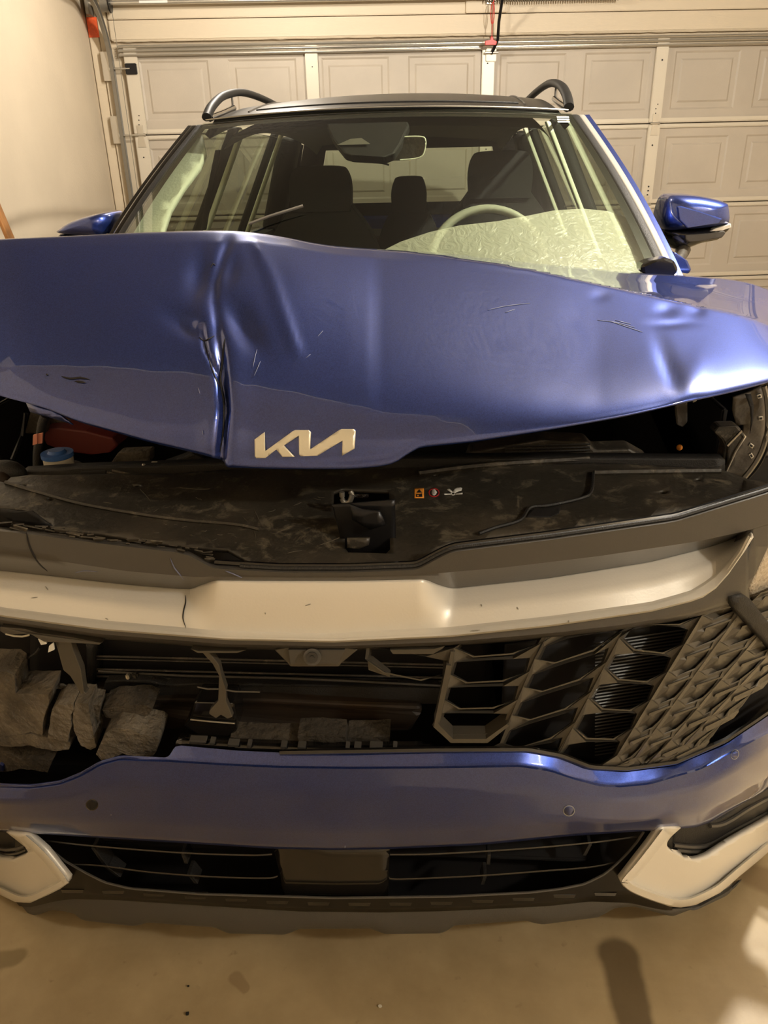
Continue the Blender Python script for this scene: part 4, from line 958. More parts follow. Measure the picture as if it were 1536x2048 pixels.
# ---- silver fog pockets ----------------------------------------------------
fr = K(psheet('fog_trim', [(1322, 1656), (1300, 1688), (1242, 1762), (1246, 1772), (1262, 1784), (1300, 1800), (1340, 1813), (1362, 1815), (1392, 1810), (1440, 1786), (1480, 1752), (1536, 1706), (1660, 1610), (1660, 1560), (1600, 1600)]+spline([(1536, 1642), (1480, 1675), (1440, 1700), (1414, 1716), (1388, 1722), (1362, 1714), (1340, 1700), (1334, 1688), (1342, 1674), (1362, 1656)], 4), front(.016), MT['silver'], None, t=.012, step=18))
fr['label'] = 'silver fog pocket trim at right'
def rim(pts, w1, d, par): # raised lip following an edge
    P = spline(pts, 4); vs = []
    for i, (x, y) in enumerate(P):
        a, b = P[max(i-1, 0)], P[min(i+1, len(P)-1)]; n_ = Vector((-(b[1]-a[1]), b[0]-a[0])).normalized()
        for o, dd in ((0, .014), (.08, -.002), (.7, -.004), (1, .014)): vs.append(on(x+n_.x*w1*o, y+n_.y*w1*o, front(d+dd)))
    n = len(P); fs = [(i*4+k, i*4+k+1, (i+1)*4+k+1, (i+1)*4+k) for i in range(n-1) for k in range(3)]
    return K(mesh('trim_rim', vs, fs, MT['silver'], None, True, 40), par)
rim([(1324, 1658), (1300, 1690), (1270, 1728), (1243, 1760), (1247, 1772), (1264, 1785), (1300, 1800), (1340, 1812), (1366, 1814), (1394, 1808), (1440, 1785), (1480, 1752), (1536, 1706), (1640, 1625)], -20, .006, fr)
pk = K(psheet('fog_pocket', [(1350, 1652), (1338, 1684), (1334, 1697), (1346, 1707), (1364, 1720), (1388, 1726), (1414, 1721), (1440, 1700), (1536, 1644), (1660, 1570), (1660, 1500), (1536, 1570), (1440, 1640)], front(.05), MT['black'], None, t=.01))
for pts in ([(1346, 1690), (1385, 1694), (1420, 1690), (1470, 1662), (1536, 1626), (1640, 1565)], [(1352, 1700), (1390, 1703), (1425, 1697), (1480, 1664), (1536, 1634), (1640, 1573)], [(1420, 1652), (1440, 1650), (1462, 1640), (1500, 1616), (1560, 1584)]):
    K(tube('pocket_rib', [on(x, y, front(.046)) for x, y in spline(pts, 4)], .0042, MT['satin'], None, 6), pk)
fl = K(psheet('fog_trim', [(12, 1664), (54, 1670), (90, 1702), (136, 1759), (134, 1768), (120, 1778), (96, 1790), (60, 1806), (30, 1804), (0, 1790), (-60, 1760), (-150, 1700), (-120, 1670), (-60, 1700), (0, 1719), (22, 1722), (48, 1712), (56, 1704), (50, 1694)], front(.016), MT['silver'], None, t=.012, step=18))
fl['label'] = 'silver fog pocket trim at left'
rim([(30, 1667), (54, 1672), (90, 1704), (134, 1759), (132, 1768), (96, 1788), (62, 1803), (36, 1803), (0, 1788), (-60, 1758)][::-1][:0] or [(52, 1670), (90, 1704), (135, 1759), (132, 1769), (98, 1788), (62, 1804), (34, 1803), (0, 1788), (-60, 1758)], 16, .006, fl)
pl = K(psheet('fog_pocket', [(20, 1655), (56, 1698), (58, 1708), (44, 1722), (18, 1728), (-60, 1706), (-150, 1680), (-150, 1620), (-40, 1650)], front(.05), MT['black'], None, t=.01))
for pts in ([(-60, 1680), (0, 1698), (30, 1698), (50, 1692)], [(-60, 1690), (0, 1708), (30, 1708), (54, 1700)]):
    K(tube('pocket_rib', [on(x, y, front(.036)) for x, y in spline(pts, 4)], .0035, MT['satin'], None, 6), pl)

# ---- engine bay -----------------------------------------------------------
K(mesh('engine_bay', [(-.74, .34, .86), (.62, .34, .86), (.62, .34, .55), (-.74, .34, .55), (-.74, 1.0, 1.0), (.62, 1.0, 1.0), (.62, 1.0, .55), (-.74, 1.0, .55)],
     [(3, 2, 6, 7), (4, 5, 6, 7), (0, 3, 7, 4), (1, 2, 6, 5), (0, 1, 2, 3)], MT['dark']))
K(mesh('underbody', [(-.80, .30, .22), (.80, .30, .22), (.80, 4.3, .22), (-.80, 4.3, .22), (-.80, .30, .30), (.80, .30, .30), (.80, 4.3, .30), (-.80, 4.3, .30)],
     [(0, 1, 2, 3), (4, 5, 6, 7), (0, 1, 5, 4), (1, 2, 6, 5), (2, 3, 7, 6), (3, 0, 4, 7)], MT['dark']))
K(box('light_shield_tray', (0, .24, .27), (.9, .22, .01), MT['dark']))  # added dark tray, stops lamp light leaking onto the floor
for sg in (-1, 1):  # added dark panels that block light leaking through the engine bay
    K(box('light_shield_front', (sg*.80, .50, .55), (.22, .01, .72), MT['dark'])); K(box('light_shield_side', (sg*.74, .44, .52), (.01, .30, .64), MT['dark']))
    K(box('light_shield_rear', (sg*.75, 1.36, .60), (.26, .01, .80), MT['dark'])); K(box('light_shield_arch', (sg*.70, .92, .62), (.01, .84, .76), MT['dark']))
K(psheet('cross_member', [(150, 938), (330, 932), (480, 926), (800, 918), (1210, 918), (1450, 920), (1450, 950), (800, 955), (300, 960), (40, 966), (40, 945)], ('y', lambda x, z: .34), MT['black'], None, t=.03))
# left: red shell, reservoir, hose, tag
def blob(name, c, r, m, seg=20, sub=0, sc_=(1, 1, 1)):
    bm = bmesh.new(); bmesh.ops.create_uvsphere(bm, u_segments=seg, v_segments=seg//2, radius=r)
    bmesh.ops.scale(bm, vec=sc_, verts=bm.verts); bmesh.ops.translate(bm, vec=c, verts=bm.verts)
    return frombm(name, bm, m, None, True)
def py(pts, Y, th, name, m, b=.004): return K(extr(name, [at(x, y, Y=Y) for x, y in pts], (0, th, 0), m, None, b))
py([(86, 858), (120, 856), (170, 862), (225, 876), (236, 892), (222, 905), (180, 910), (130, 904), (92, 890), (84, 872)], .62, .14, 'red_shell', MT['red'], .03)
py([(60, 822), (96, 834), (90, 868), (48, 868)], .60, .02, 'inner_panel', MT['foam'])
py([(98, 834), (150, 848), (156, 860), (90, 862)], .66, .02, 'inner_panel', MT['foam'])
K(tube('coolant_hose', [at(x, y, Y=.42) for x, y in spline([(90, 832), (84, 850), (80, 875), (75, 905), (75, 940)], 4)], .0085, MT['black'], None, 8))
K(tube('bonnet_stay', [at(52, 826, Y=.5), at(44, 872, Y=.5), at(24, 920, Y=.46)], .004, MT['blackm'], None, 6))
py([(66, 870), (74, 868), (74, 888), (65, 891)], .40, .004, 'hose_tag', MT['pink'], .0005); py([(75, 868), (85, 866), (84, 887), (76, 888)], .405, .004, 'hose_tag', MT['pink'], .0005)
res = K(empty('washer_reservoir', at(118, 925, Y=.40)), car); res.matrix_parent_inverse = Matrix.Translation(-Vector(car.location)); RI = Matrix.Translation(-Vector(res.location))
def Kr(o): o.parent = res; o.matrix_parent_inverse = RI; return o
c0 = at(118, 925, Y=.40)
Kr(disc('filler_neck', c0, .0265, .022, (0, 0, 1), MT['white'], None, 28)); Kr(disc('filler_cap', c0+Vector((0, 0, .016)), .0285, .008, (0, 0, 1), MT['bluecap'], None, 28)); Kr(disc('cap_grip', c0+Vector((0, 0, .022)), .018, .006, (0, 0, 1), MT['bluecap'], None, 12, .014))
Kr(disc('reservoir_body', c0-Vector((0, 0, .05)), .04, .08, (0, 0, 1), MT['dark'], None, 20))
py([(236, 905), (300, 902), (300, 925), (270, 930), (220, 928)], .46, .03, 'engine_bracket', MT['foam'], .004)
py([(302, 924), (314, 924), (324, 940), (303, 940)], .36, .004, 'connector', MT['white'], .001)
for (x, y) in ((288, 931), (295, 936), (286, 940)): K(blob('bolt_head', at(x, y, Y=.35), .004, MT['steel'], 10))
py([(160, 945), (200, 942), (212, 941), (212, 950), (162, 951)], .31, .004, 'clip_plate', MT['bluecap'] if 0 else MT['dark'], .001)
K(tube('spring_wire', [at(214, 945, Y=.31), at(248, 951, Y=.31)], .0022, MT['foam'], None, 5)); K(tube('spring_wire', [at(224, 941, Y=.31), at(262, 949, Y=.31)], .0022, MT['foam'], None, 5))
K(blob('rubber_mount', at(12, 945, Y=.33), .028, MT['black'], 16, 0, (1.3, .8, .8)))
K(blob('rubber_mount', at(4, 962, Y=.31), .018, MT['rust'], 14))
py([(384, 906), (436, 930), (448, 940), (436, 946), (380, 936), (330, 940), (320, 930), (350, 920)], .40, .03, 'bracket_plate', MT['black'], .004)  # black plate below the hood edge
# right: cover shelf, headlamp carrier, apron with clips, bolt
py([(1082, 880), (1176, 884), (1190, 900), (1260, 898), (1300, 920), (1300, 934), (1186, 934), (1000, 938), (930, 930), (940, 905), (1000, 894)], .42, .05, 'air_duct', MT['cover'], .01)
for k in range(6): K(tube('duct_rib', [at(1010, 893+k*6, Y=.415), at(1180, 888+k*6, Y=.415)], .0018, MT['black'], None, 5))
py([(1350, 810), (1376, 802), (1376, 846), (1366, 856), (1354, 850)], .55, .01, 'hood_bracket', MT['apron'], .004)
K(blob('amber_marker', at(1359, 895, Y=.45), .0055, MT['orangel'], 12))
py([(1374, 922), (1404, 912), (1418, 920), (1420, 934), (1380, 934)], .40, .02, 'lamp_motor', MT['rad'], .004)
K(tube('motor_ring', [at(1410+7*cos(t), 926+6*sin(t), Y=.39) for t in [i*pi/8 for i in range(17)]], .0015, MT['steel'], None, 5))
py([(1438, 853), (1477, 852), (1485, 862), (1456, 890), (1453, 918), (1452, 930), (1441, 940), (1445, 920), (1450, 895), (1443, 880), (1428, 865)], .36, .03, 'lamp_carrier', MT['cover'], .004)
py([(1484, 862), (1491, 872), (1470, 905), (1449, 952), (1441, 944), (1454, 928), (1456, 892)], .355, .02, 'lamp_carrier', MT['cover'], .003)
K(tube('carrier_edge', [at(x, y, Y=.352) for x, y in [(1455, 892), (1484, 862), (1491, 873), (1472, 903), (1449, 952)]], .0016, MT['steel'], None, 5))
apr = K(sheet('apron', [(1466, 795), (1500, 784), (1524, 773), (1532, 800), (1534, 850), (1525, 890), (1506, 925), (1488, 955), (1440, 955), (1466, 912), (1486, 880), (1488, 850), (1474, 852), (1465, 822)], lambda u, v: at(u, v, Y=.42+.0004*(v-780)*.5), MT['apron'], None, t=.006, step=16, disp=lambda p: (0, .008*noise.noise(p*22), 0)), car)
K(sheet('apron_slot', [(1490, 788), (1502, 788), (1508, 812), (1506, 842), (1500, 868), (1502, 838), (1500, 815)], lambda u, v: at(u, v, Y=.405), MT['dark'], None, t=.001, step=30), apr)
K(tube('apron_flange', [at(x, y, Y=.41) for x, y in spline([(1528, 772), (1534, 800), (1536, 850), (1526, 895), (1508, 930), (1480, 965)], 5)], .0045, MT['steeld'], None, 6), apr)
K(tube('apron_flange', [at(x, y, Y=.44) for x, y in spline([(1534, 772), (1541, 810), (1540, 855), (1532, 900), (1515, 935), (1485, 968)], 5)], .003, MT['blackm'], None, 6), apr)
for x, y, a in ((1519, 793, -.3), (1522, 837, -.1), (1503, 892, .6), (1503, 912, 1.0)):
    cl_ = extr('panel_clip', [at(x+dx*cos(a)-dy*sin(a), y+dx*sin(a)+dy*cos(a), Y=.402) for dx, dy in ((-5, -4), (5, -4), (5, 4), (-5, 4))], (0, .006, 0), MT['steel'], None, .001)
    K(cl_, apr); K(extr('clip_hole', [at(x+dx*cos(a)-dy*sin(a), y+dx*sin(a)+dy*cos(a), Y=.401) for dx, dy in ((-2.4, -1.8), (2.4, -1.8), (2.4, 1.8), (-2.4, 1.8))], (0, .002, 0), MT['dark']), apr)
py([(1490, 975), (1500, 942), (1518, 906), (1560, 900), (1600, 930), (1600, 985), (1540, 968)], .50, .02, 'inner_wing', MT['apron'], .004)
py([(1385, 800), (1392, 797), (1394, 802), (1386, 806)], .45, .004, 'reflective_clip', MT['steel'], .001)
K(psheet('cover_end', [(1488, 956), (1540, 968), (1640, 1000), (1640, 960), (1540, 986), (1480, 1000)], ('z', lambda x, y: .955+.0*x), MT['cover'], None, t=.004))

# ---- fenders, sides, wheels -------------------------------------------------
def bodyx(z, y):
    w = .925-.10*max(0, (z-.85)/.25)**2-.03*max(0, (.45-z)/.2)**2
    return w-.32*max(0, (1.0-y))**2.1-.06*max(0, (y-4.1)/.4)**2
for sg in (-1, 1):
    arch = lambda cy: [(cy+.385*cos(t), .36+.385*sin(t)) for t in [pi-i*pi/14 for i in range(15)]]
    fo = [(.52, .28)]+[(.545, .36)]+arch(.93)[0:]+[(1.33, .28)]
    ol = [(.50, .80 if sg > 0 else .84), (.52, .62), (.545, .50)]+[p for p in arch(.93) if p[0] > .545]+[(1.33, .24)]+[(3.25, .24)]+arch(3.66)+[(4.08, .30), (4.50, .36), (4.56, .70), (4.52, 1.05), (3.4, 1.06), (1.5, 1.05), (1.0, 1.04), (.72, .99), (.56, .92)]
    K(sheet('body_side', ol, lambda u, v, sg=sg: Vector((sg*bodyx(v, u), u, v)), MT['paint2'], None, t=.01, step=.11))
    for cy in (.93, 3.66):
        P = arch(cy); K(tube('arch_trim', [Vector((sg*(bodyx(z, y)+.004), y, z)) for y, z in [(cy-.385, .27)]+P+[(cy+.385, .27)] if y > .54], .016, MT['black'], None, 8))
    K(sheet('sill_trim', [(1.34, .19), (3.24, .19), (3.24, .34), (1.34, .34)], lambda u, v, sg=sg: Vector((sg*(bodyx(v, u)+.008), u, v)), MT['black'], None, t=.02, step=.2))
    for y in (2.42, 3.28): K(tube('door_gap', [Vector((sg*(bodyx(z, y)+.001), y, z)) for z in (.36, .6, .85, 1.04)], .003, MT['dark'], None, 5))
    for y in (2.25, 3.12): K(tube('door_handle', [Vector((sg*(bodyx(.90, y+d)+.02), y+d, .90)) for d in (-.09, 0, .09)], .012, MT['paint2'], None, 8))
    for cy in (.93, 3.66):
        wh = K(empty('wheel', (sg*.80, cy, .36)), car); wh.matrix_parent_inverse = Matrix.Translation(-Vector(car.location)); WI = Matrix.Translation(-Vector(wh.location))
        vs = []; pr = [(-.11, .23), (-.115, .30), (-.095, .352), (-.05, .36), (.05, .36), (.095, .352), (.115, .30), (.11, .23)]
        for i in range(36):
            t = 2*pi*i/36
            for u, r in pr: vs.append((sg*.80+u, cy+r*cos(t), .36+r*sin(t)))
        m_ = len(pr); fs = [(i*m_+k, i*m_+(k+1) % m_, ((i+1) % 36)*m_+(k+1) % m_, ((i+1) % 36)*m_+k) for i in range(36) for k in range(m_)]
        o = mesh('tyre', vs, fs, MT['tire'], None, True, 40); o.parent = wh; o.matrix_parent_inverse = WI
        o = disc('wheel_rim', (sg*.83, cy, .36), .235, .12, (1, 0, 0), MT['blackm'], None, 36); o.parent = wh; o.matrix_parent_inverse = WI
        for k in range(5):
            t = 2*pi*k/5+.3
            for dt in (-.13, .13):
                a = Vector((sg*.905, cy+.05*cos(t), .36+.05*sin(t))); b = Vector((sg*.895, cy+.22*cos(t+dt), .36+.22*sin(t+dt)))
                o = tube('spoke', [a, b], .014, MT['rim'], None, 6); o.parent = wh; o.matrix_parent_inverse = WI
        o = disc('hub_cap', (sg*.905, cy, .36), .06, .02, (1, 0, 0), MT['rim'], None, 24); o.parent = wh; o.matrix_parent_inverse = WI
# cowl and belt
K(sheet('cowl', [(-.80, .98), (.80, .98), (.84, 1.42), (.62, 1.34), (.3, 1.06), (-.3, 1.06), (-.62, 1.34), (-.84, 1.42)], lambda u, v: Vector((u, v, 1.075-.02*abs(u))), MT['black'], None, t=.01, step=.1))
K(sheet('tailgate', [(-.84, .45), (.84, .45), (.86, .8), (.78, 1.12), (-.78, 1.12), (-.86, .8)], lambda u, v: Vector((u, 4.58-.10*abs(u)**2-.10*max(0, v-.8), v)), MT['paint2'], None, t=.02, step=.15))
K(sheet('rear_bumper', [(-.88, .26), (.88, .26), (.90, .55), (-.90, .55)], lambda u, v: Vector((u, 4.62-.16*abs(u)**3, v)), MT['black'], None, t=.02, step=.15))

# ---- greenhouse ---------------------------------------------------------------
def roofz(x, y):
    return 1.565+.095*sin(min(1, max(0, (y-1.78)/1.0))*pi/2)-.11*max(0, (y-2.9)/1.5)**2-.035*(x/.58)**2-.00*x
def roofhdr(x): return 1.80+.13*(x/.585)**2
vs = []; nx, ny = 28, 36
for i in range(nx+1):
    x = -.60+1.2*i/nx
    for j in range(ny+1):
        t = j/ny; y = roofhdr(x)+(4.25-roofhdr(x))*t
        vs.append((x, y, roofz(x, y)-.04*max(0, (abs(x)-.56)/.04)**2))
fs = [(i*(ny+1)+j, (i+1)*(ny+1)+j, (i+1)*(ny+1)+j+1, i*(ny+1)+j+1) for i in range(nx) for j in range(ny)]
rf = K(solid(mesh('roof', vs, fs, MT['roofb'], None, True), .02)); rf['label'] = 'gloss black roof with glass panel'
K(tube('roof_header_strip', [(x, roofhdr(x)-.004, roofz(x, roofhdr(x))+.002) for x in xr(-.59, .59, 30)], .0022, MT['steel'], None, 6), rf)
K(tube('sunroof_seam', [(x, roofhdr(x)+.16, roofz(x, roofhdr(x)+.16)+.001) for x in xr(-.44, .44, 24)], .003, MT['black'], None, 5), rf)
for sg in (-1, 1):
    K(tube('sunroof_seam', [(sg*.46, y, roofz(.46, y)+.001) for y in xr(2.0, 3.9, 16)], .004, MT['satin'], None, 5), rf)
hd = K(mesh('headliner', [(v[0]*.93, v[1]+.05, v[2]-.05) for v in vs], fs, MT['liner2'], None, True))
# windscreen: gently curved sheet between cowl and roof header
def wsb(x): return 1.02+.16*(abs(x)/.72)**2
def wsz0(x): return 1.085
def wsp(x, t):
    """x at the base scaled in towards the roof"""
    xx = x*(1-max(0, t)**1.2*(1-0.603/.78)); y0, y1 = wsb(x), roofhdr(xx)
    z1 = roofz(xx, y1)-.006; b = .022*sin(pi*t)
    return Vector((xx, y0+(y1-y0)*t-b*.5, wsz0(x)+(z1-wsz0(x))*t+b))
def wsgrid(x0, x1, t0, t1, nx, nt, off=0.0):
    vs = []
    for i in range(nx+1):
        for j in range(nt+1):
            p = wsp(x0+(x1-x0)*i/nx, t0+(t1-t0)*j/nt); vs.append(p-Vector((0, -.55, .83))*(-off))
    return vs, [(i*(nt+1)+j, (i+1)*(nt+1)+j, (i+1)*(nt+1)+j+1, i*(nt+1)+j+1) for i in range(nx) for j in range(nt)]
v_, f_ = wsgrid(-.78, .78, 0, 1, 44, 30)
wsd = K(mesh('windscreen', v_, f_, MT['glass'], None, True))
def wdec(nm, x0, x1, t0, t1, m_, off=-.004, nx=30, nt=3):
    v_, f_ = wsgrid(x0, x1, t0, t1, nx, nt, off); return K(mesh(nm, v_, f_, m_, None, True), wsd)
MT['frit'] = mat('black glass border', (.012, .012, .011), .25, 0, .5)
wdec('glass_border', -.78, .78, .955, 1, MT['frit']); wdec('glass_border', -.78, -.75, 0, .96, MT['frit'], nx=4, nt=24); wdec('glass_border', .75, .78, 0, .96, MT['frit'], nx=4, nt=24); wdec('glass_border', -.78, .78, 0, .07, MT['frit'])
# bar-code sticker, three pale stripes
def wsinv(px, py):
    best = None
    bv = wbvh.ray_cast(Vector(CAM), (at(px, py, Y=3)-Vector(CAM)).normalized()); return bv[0]
_v, _f = wsgrid(-1.1, 1.1, -.15, 1.1, 60, 40)
wbvh = BVHTree.FromPolygons([Vector(p) for p in _v], _f)
for k in range(3):
    y = 235+k*4.6
    pts = [wsinv(x, yy) for x, yy in ((1113+k*.8, y), (1137+k*.8, y), (1138+k*.8, y+2.6), (1114+k*.8, y+2.6))]
    if all(p is not None for p in pts): K(extr('sticker_stripe', [p+Vector((0, -.002, .003)) for p in pts], (0, .0006, -.0006), MT['inkw'], None), wsd)
# dark sensor housing and the rear-view mirror
def wspoly(pts, back): return [wsinv(x, y)+Vector((0, back, -.55*back)) for x, y in pts]
K(extr('sensor_housing', wspoly([(652, 240), (815, 236), (818, 244), (800, 282), (788, 300), (768, 308), (700, 304), (686, 300), (664, 272), (653, 250)], .015), (0, .05, -.02), MT['dark'], None, .006))
K(extr('camera_window', wspoly([(673, 286), (700, 274), (722, 272), (740, 284), (720, 285)], .009), (0, .004, 0), MT['steeld'], None))
mr = K(empty('rearview_mirror', at(775, 300, Y=1.72)), car); mr.matrix_parent_inverse = Matrix.Translation(-Vector(car.location)); MI = Matrix.Translation(-Vector(mr.location))
def Km(o): o.parent = mr; o.matrix_parent_inverse = MI; return o
Km(extr('mirror_housing', [at(x, y, Y=1.70) for x, y in [(698, 300), (710, 280), (730, 274), (840, 272), (850, 275), (853, 284), (850, 304), (838, 316), (800, 321), (730, 323), (705, 322), (697, 314)]], (0, .035, 0), MT['cover'], None, .010))
Km(tube('mirror_glass_rim', [at(x, y, Y=1.697) for x, y in spline([(800, 274), (840, 273), (851, 280), (848, 305), (836, 316), (800, 320)], 4)], .0022, MT['liner'], None, 6))
Km(tube('mirror_stem', [at(770, 270, Y=1.75), at(773, 300, Y=1.73)], .012, MT['dark'], None, 8))
Km(tube('mirror_wire', [at(738, 322, Y=1.71), at(760, 325, Y=1.71), at(778, 330, Y=1.71)], .003, MT['dark'], None, 6))
def strip(name, pts, w, m, par=None, thick=None):
    """flat bar through 3D points (w: width in x)"""
    th = thick or w*.5; P = [Vector(p) for p in pts]; vs = []
    for i, p in enumerate(P):
        vs += [p+Vector((-w/2, -th/2, 0)), p+Vector((w/2, -th/2, 0)), p+Vector((w/2, th/2, 0)), p+Vector((-w/2, th/2, 0))]
    n = len(P); fs = [(i*4+k, i*4+(k+1) % 4, (i+1)*4+(k+1) % 4, (i+1)*4+k) for i in range(n-1) for k in range(4)]+[(3, 2, 1, 0), ((n-1)*4, (n-1)*4+1, (n-1)*4+2, (n-1)*4+3)]
    o = mesh(name, vs, fs, m); bev(o, min(w, th)*.3, 3)
    for q in o.data.polygons: q.use_smooth = True
    return K(o, par) if par else K(o)
def ap(sg, t, out, back): # point along the A pillar
    p = wsp(.78*sg, t); return Vector((p.x+sg*out, p.y+back, p.z-.004))
T = [i/14 for i in range(15)]
MT['pcov'] = mat('pillar cover with painted highlight', (.52, .49, .43), .30, .5, .5)  # right cover only: its bright highlight is put into the base colour
for sg in (-1, 1):
    strip('pillar_seal', [ap(sg, t, .010, .01) for t in T], .028, MT['black'], None, .03)
    strip('pillar_cover', [ap(sg, t, .034, .03) for t in T], .024, MT['gloss'] if sg < 0 else MT['pcov'], None, .03)
    strip('door_frame', [ap(sg, t, .054, .07) for t in T]+[Vector((sg*(.625), y, 1.535-.03*max(0, y-3))) for y in (2.1, 2.6, 3.2, 3.8, 4.1)]+[Vector((sg*.70, 4.3, 1.32)), Vector((sg*.80, 4.45, 1.06))], .022, MT['paint2'] if sg > 0 else MT['gloss'], None, .05)
    for nm, a, b, w in (('b_pillar', (.86, 2.40, 1.04), (.63, 2.52, 1.55), .05), ('c_pillar', (.86, 3.30, 1.04), (.63, 3.36, 1.55), .04), ('d_pillar', (.82, 4.05, 1.04), (.64, 3.86, 1.54), .12)):
        strip(nm, [Vector((sg*(a[0]+(b[0]-a[0])*t), a[1]+(b[1]-a[1])*t, a[2]+(b[2]-a[2])*t)) for t in (0, .5, 1)], w, MT['dark'], None, w*1.4)
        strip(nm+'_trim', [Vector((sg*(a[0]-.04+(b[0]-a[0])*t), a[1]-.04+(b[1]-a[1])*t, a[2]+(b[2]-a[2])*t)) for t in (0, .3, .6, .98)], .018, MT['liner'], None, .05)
    gv = [(sg*.875, 1.42, 1.05), (sg*.875, 4.3, 1.05), (sg*.64, 3.95, 1.53), (sg*.635, 2.0, 1.53)]
    K(mesh('side_glass', gv, [(0, 1, 2, 3)], MT['glass2']))
    K(mesh('door_card', [(sg*.80, 1.3, 1.05), (sg*.80, 4.3, 1.05), (sg*.78, 4.3, .4), (sg*.78, 1.3, .4), (sg*.87, 1.3, 1.05), (sg*.87, 4.3, 1.05)], [(0, 1, 2, 3), (0, 1, 5, 4)], MT['cloth']))
    # roof rail
    rp_ = [Vector((sg*.600, 1.98, roofz(.585, 1.98)+.005)), Vector((sg*.607, 2.10, roofz(.585, 2.1)+.030)), Vector((sg*.612, 2.32, roofz(.585, 2.32)+.050)), Vector((sg*.615, 2.7, roofz(.585, 2.7)+.057)), Vector((sg*.612, 3.3, roofz(.585, 3.3)+.053)), Vector((sg*.605, 3.75, roofz(.585, 3.75)+.045)), Vector((sg*.60, 3.98, roofz(.585, 3.98)+.0))]
    K(tube('roof_rail', spline(rp_, 6), .014, MT['railm'], None, 10, 1.2))
    K(tube('rail_foot', [Vector((sg*.600, 2.02, roofz(.585, 2.02)-.002)), Vector((sg*.605, 2.22, roofz(.585, 2.2)-.002)), Vector((sg*.61, 2.42, roofz(.585, 2.4)+.004))], .012, MT['gloss'], None, 8))
    K(tube('rail_post', [Vector((sg*.612, 2.42, roofz(.585, 2.42)-.01)), Vector((sg*.612, 2.42, roofz(.585, 2.42)+.050))], .004, MT['satin'], None, 8))
# pale inner pillar trim, seen wide at the left
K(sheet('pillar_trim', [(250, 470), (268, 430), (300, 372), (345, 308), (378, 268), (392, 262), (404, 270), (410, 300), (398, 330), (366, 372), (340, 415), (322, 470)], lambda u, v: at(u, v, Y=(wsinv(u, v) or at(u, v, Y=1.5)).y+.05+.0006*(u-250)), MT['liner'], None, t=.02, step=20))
K(strip('quarter_frame', [at(412, 330, Y=1.95), at(400, 400, Y=1.75), at(385, 470, Y=1.6)], .022, MT['dark']) if 0 else strip('quarter_frame', [at(436, 300, Y=2.15), at(424, 360, Y=2.0), at(407, 460, Y=1.85)], .02, MT['dark']))
# tail window frame and glass
K(mesh('tail_frame', [(-.62, 4.22, 1.53), (.62, 4.22, 1.53), (.78, 4.5, 1.08), (-.78, 4.5, 1.08), (-.50, 4.26, 1.47), (.50, 4.26, 1.47), (.60, 4.46, 1.16), (-.60, 4.46, 1.16)], [(0, 1, 5, 4), (1, 2, 6, 5), (2, 3, 7, 6), (3, 0, 4, 7)], MT['dark']))
K(mesh('tail_glass', [(-.50, 4.27, 1.47), (.50, 4.27, 1.47), (.60, 4.47, 1.16), (-.60, 4.47, 1.16)], [(0, 1, 2, 3)], MT['glass2']))
# seats
def seat(x, Y, w, z0, top, name='front_seat'):
    s = K(empty(name, (x, Y, z0)), car); s.matrix_parent_inverse = Matrix.Translation(-Vector(car.location)); SI = Matrix.Translation(-Vector(s.location))
    def ks(o): o.parent = s; o.matrix_parent_inverse = SI; return o
    def pad(nm, c, sz, rx):
        bm = bmesh.new(); bmesh.ops.create_cube(bm, size=1); bmesh.ops.scale(bm, vec=sz, verts=bm.verts)
        bmesh.ops.bevel(bm, geom=bm.edges[:], offset=min(sz)*.42, segments=4, affect='EDGES')
        bmesh.ops.transform(bm, matrix=Matrix.Translation(c) @ Matrix.Rotation(rx, 4, 'X'), verts=bm.verts)
        return ks(frombm(nm, bm, MT['cloth'], None, True, 50))
    pad('seat_cushion', (x, Y-.28, z0-.0), (w, .52, .16), .1)
    hw = w/2; bo = [(-hw, 0), (-hw-.01, .3), (-hw+.03, .48), (-hw*.55, .60), (-.08, .645), (.08, .645), (hw*.55, .60), (hw-.03, .48), (hw+.01, .3), (hw, 0)]
    ks(extr('backrest', [(x+a, Y-.05+b_*.2, z0+b_*(top-.12-z0)/.645) for a, b_ in spline(bo, 4)], (0, .11, 0), MT['cloth'], None, .03))
    hwd = .12 if name == 'front_seat' else .085; ho = [(-hwd, -.17), (-hwd-.005, -.08), (-hwd+.01, -.02), (-hwd*.6, 0), (hwd*.6, 0), (hwd-.01, -.02), (hwd+.005, -.08), (hwd, -.17)]
    ks(extr('headrest', [(x+a, Y+.05, top+b_) for a, b_ in spline(ho, 4)], (0, .10, 0), MT['cloth'], None, .025))
    for d in (-.06, .06): ks(tube('headrest_post', [(x+d, Y+.12, top-.2), (x+d, Y+.11, top-.1)], .007, MT['steel'], None, 6))
seat(-.30, 2.42, .50, .62, 1.40); seat(.42, 2.38, .50, .64, 1.44)
seat(.03, 3.30, .36, .62, 1.335, 'rear_seat'); seat(-.40, 3.30, .42, .62, 1.25, 'rear_seat'); seat(.46, 3.30, .42, .62, 1.25, 'rear_seat')
K(box('cargo_shelf', (0, 4.0, 1.0), (1.4, .5, .04), MT['cloth'])); K(box('cabin_floor', (0, 2.9, .36), (1.5, 2.8, .04), MT['dark'])); K(box('bulkhead', (0, 1.12, .75), (1.5, .03, .62), MT['dark']))
# dashboard
db = K(sheet('dashboard', [(-.74, 1.36), (-.4, 1.12), (.4, 1.12), (.74, 1.36), (.76, 1.62), (-.76, 1.62)], lambda u, v: Vector((u, v, 1.045+.02*sin((v-1.1)*5))), MT['cloth'], None, t=.05, step=.08))
K(box('instrument_hood', (.12, 1.62, 1.05), (.62, .10, .09), MT['cloth'], None, b=.02), db)
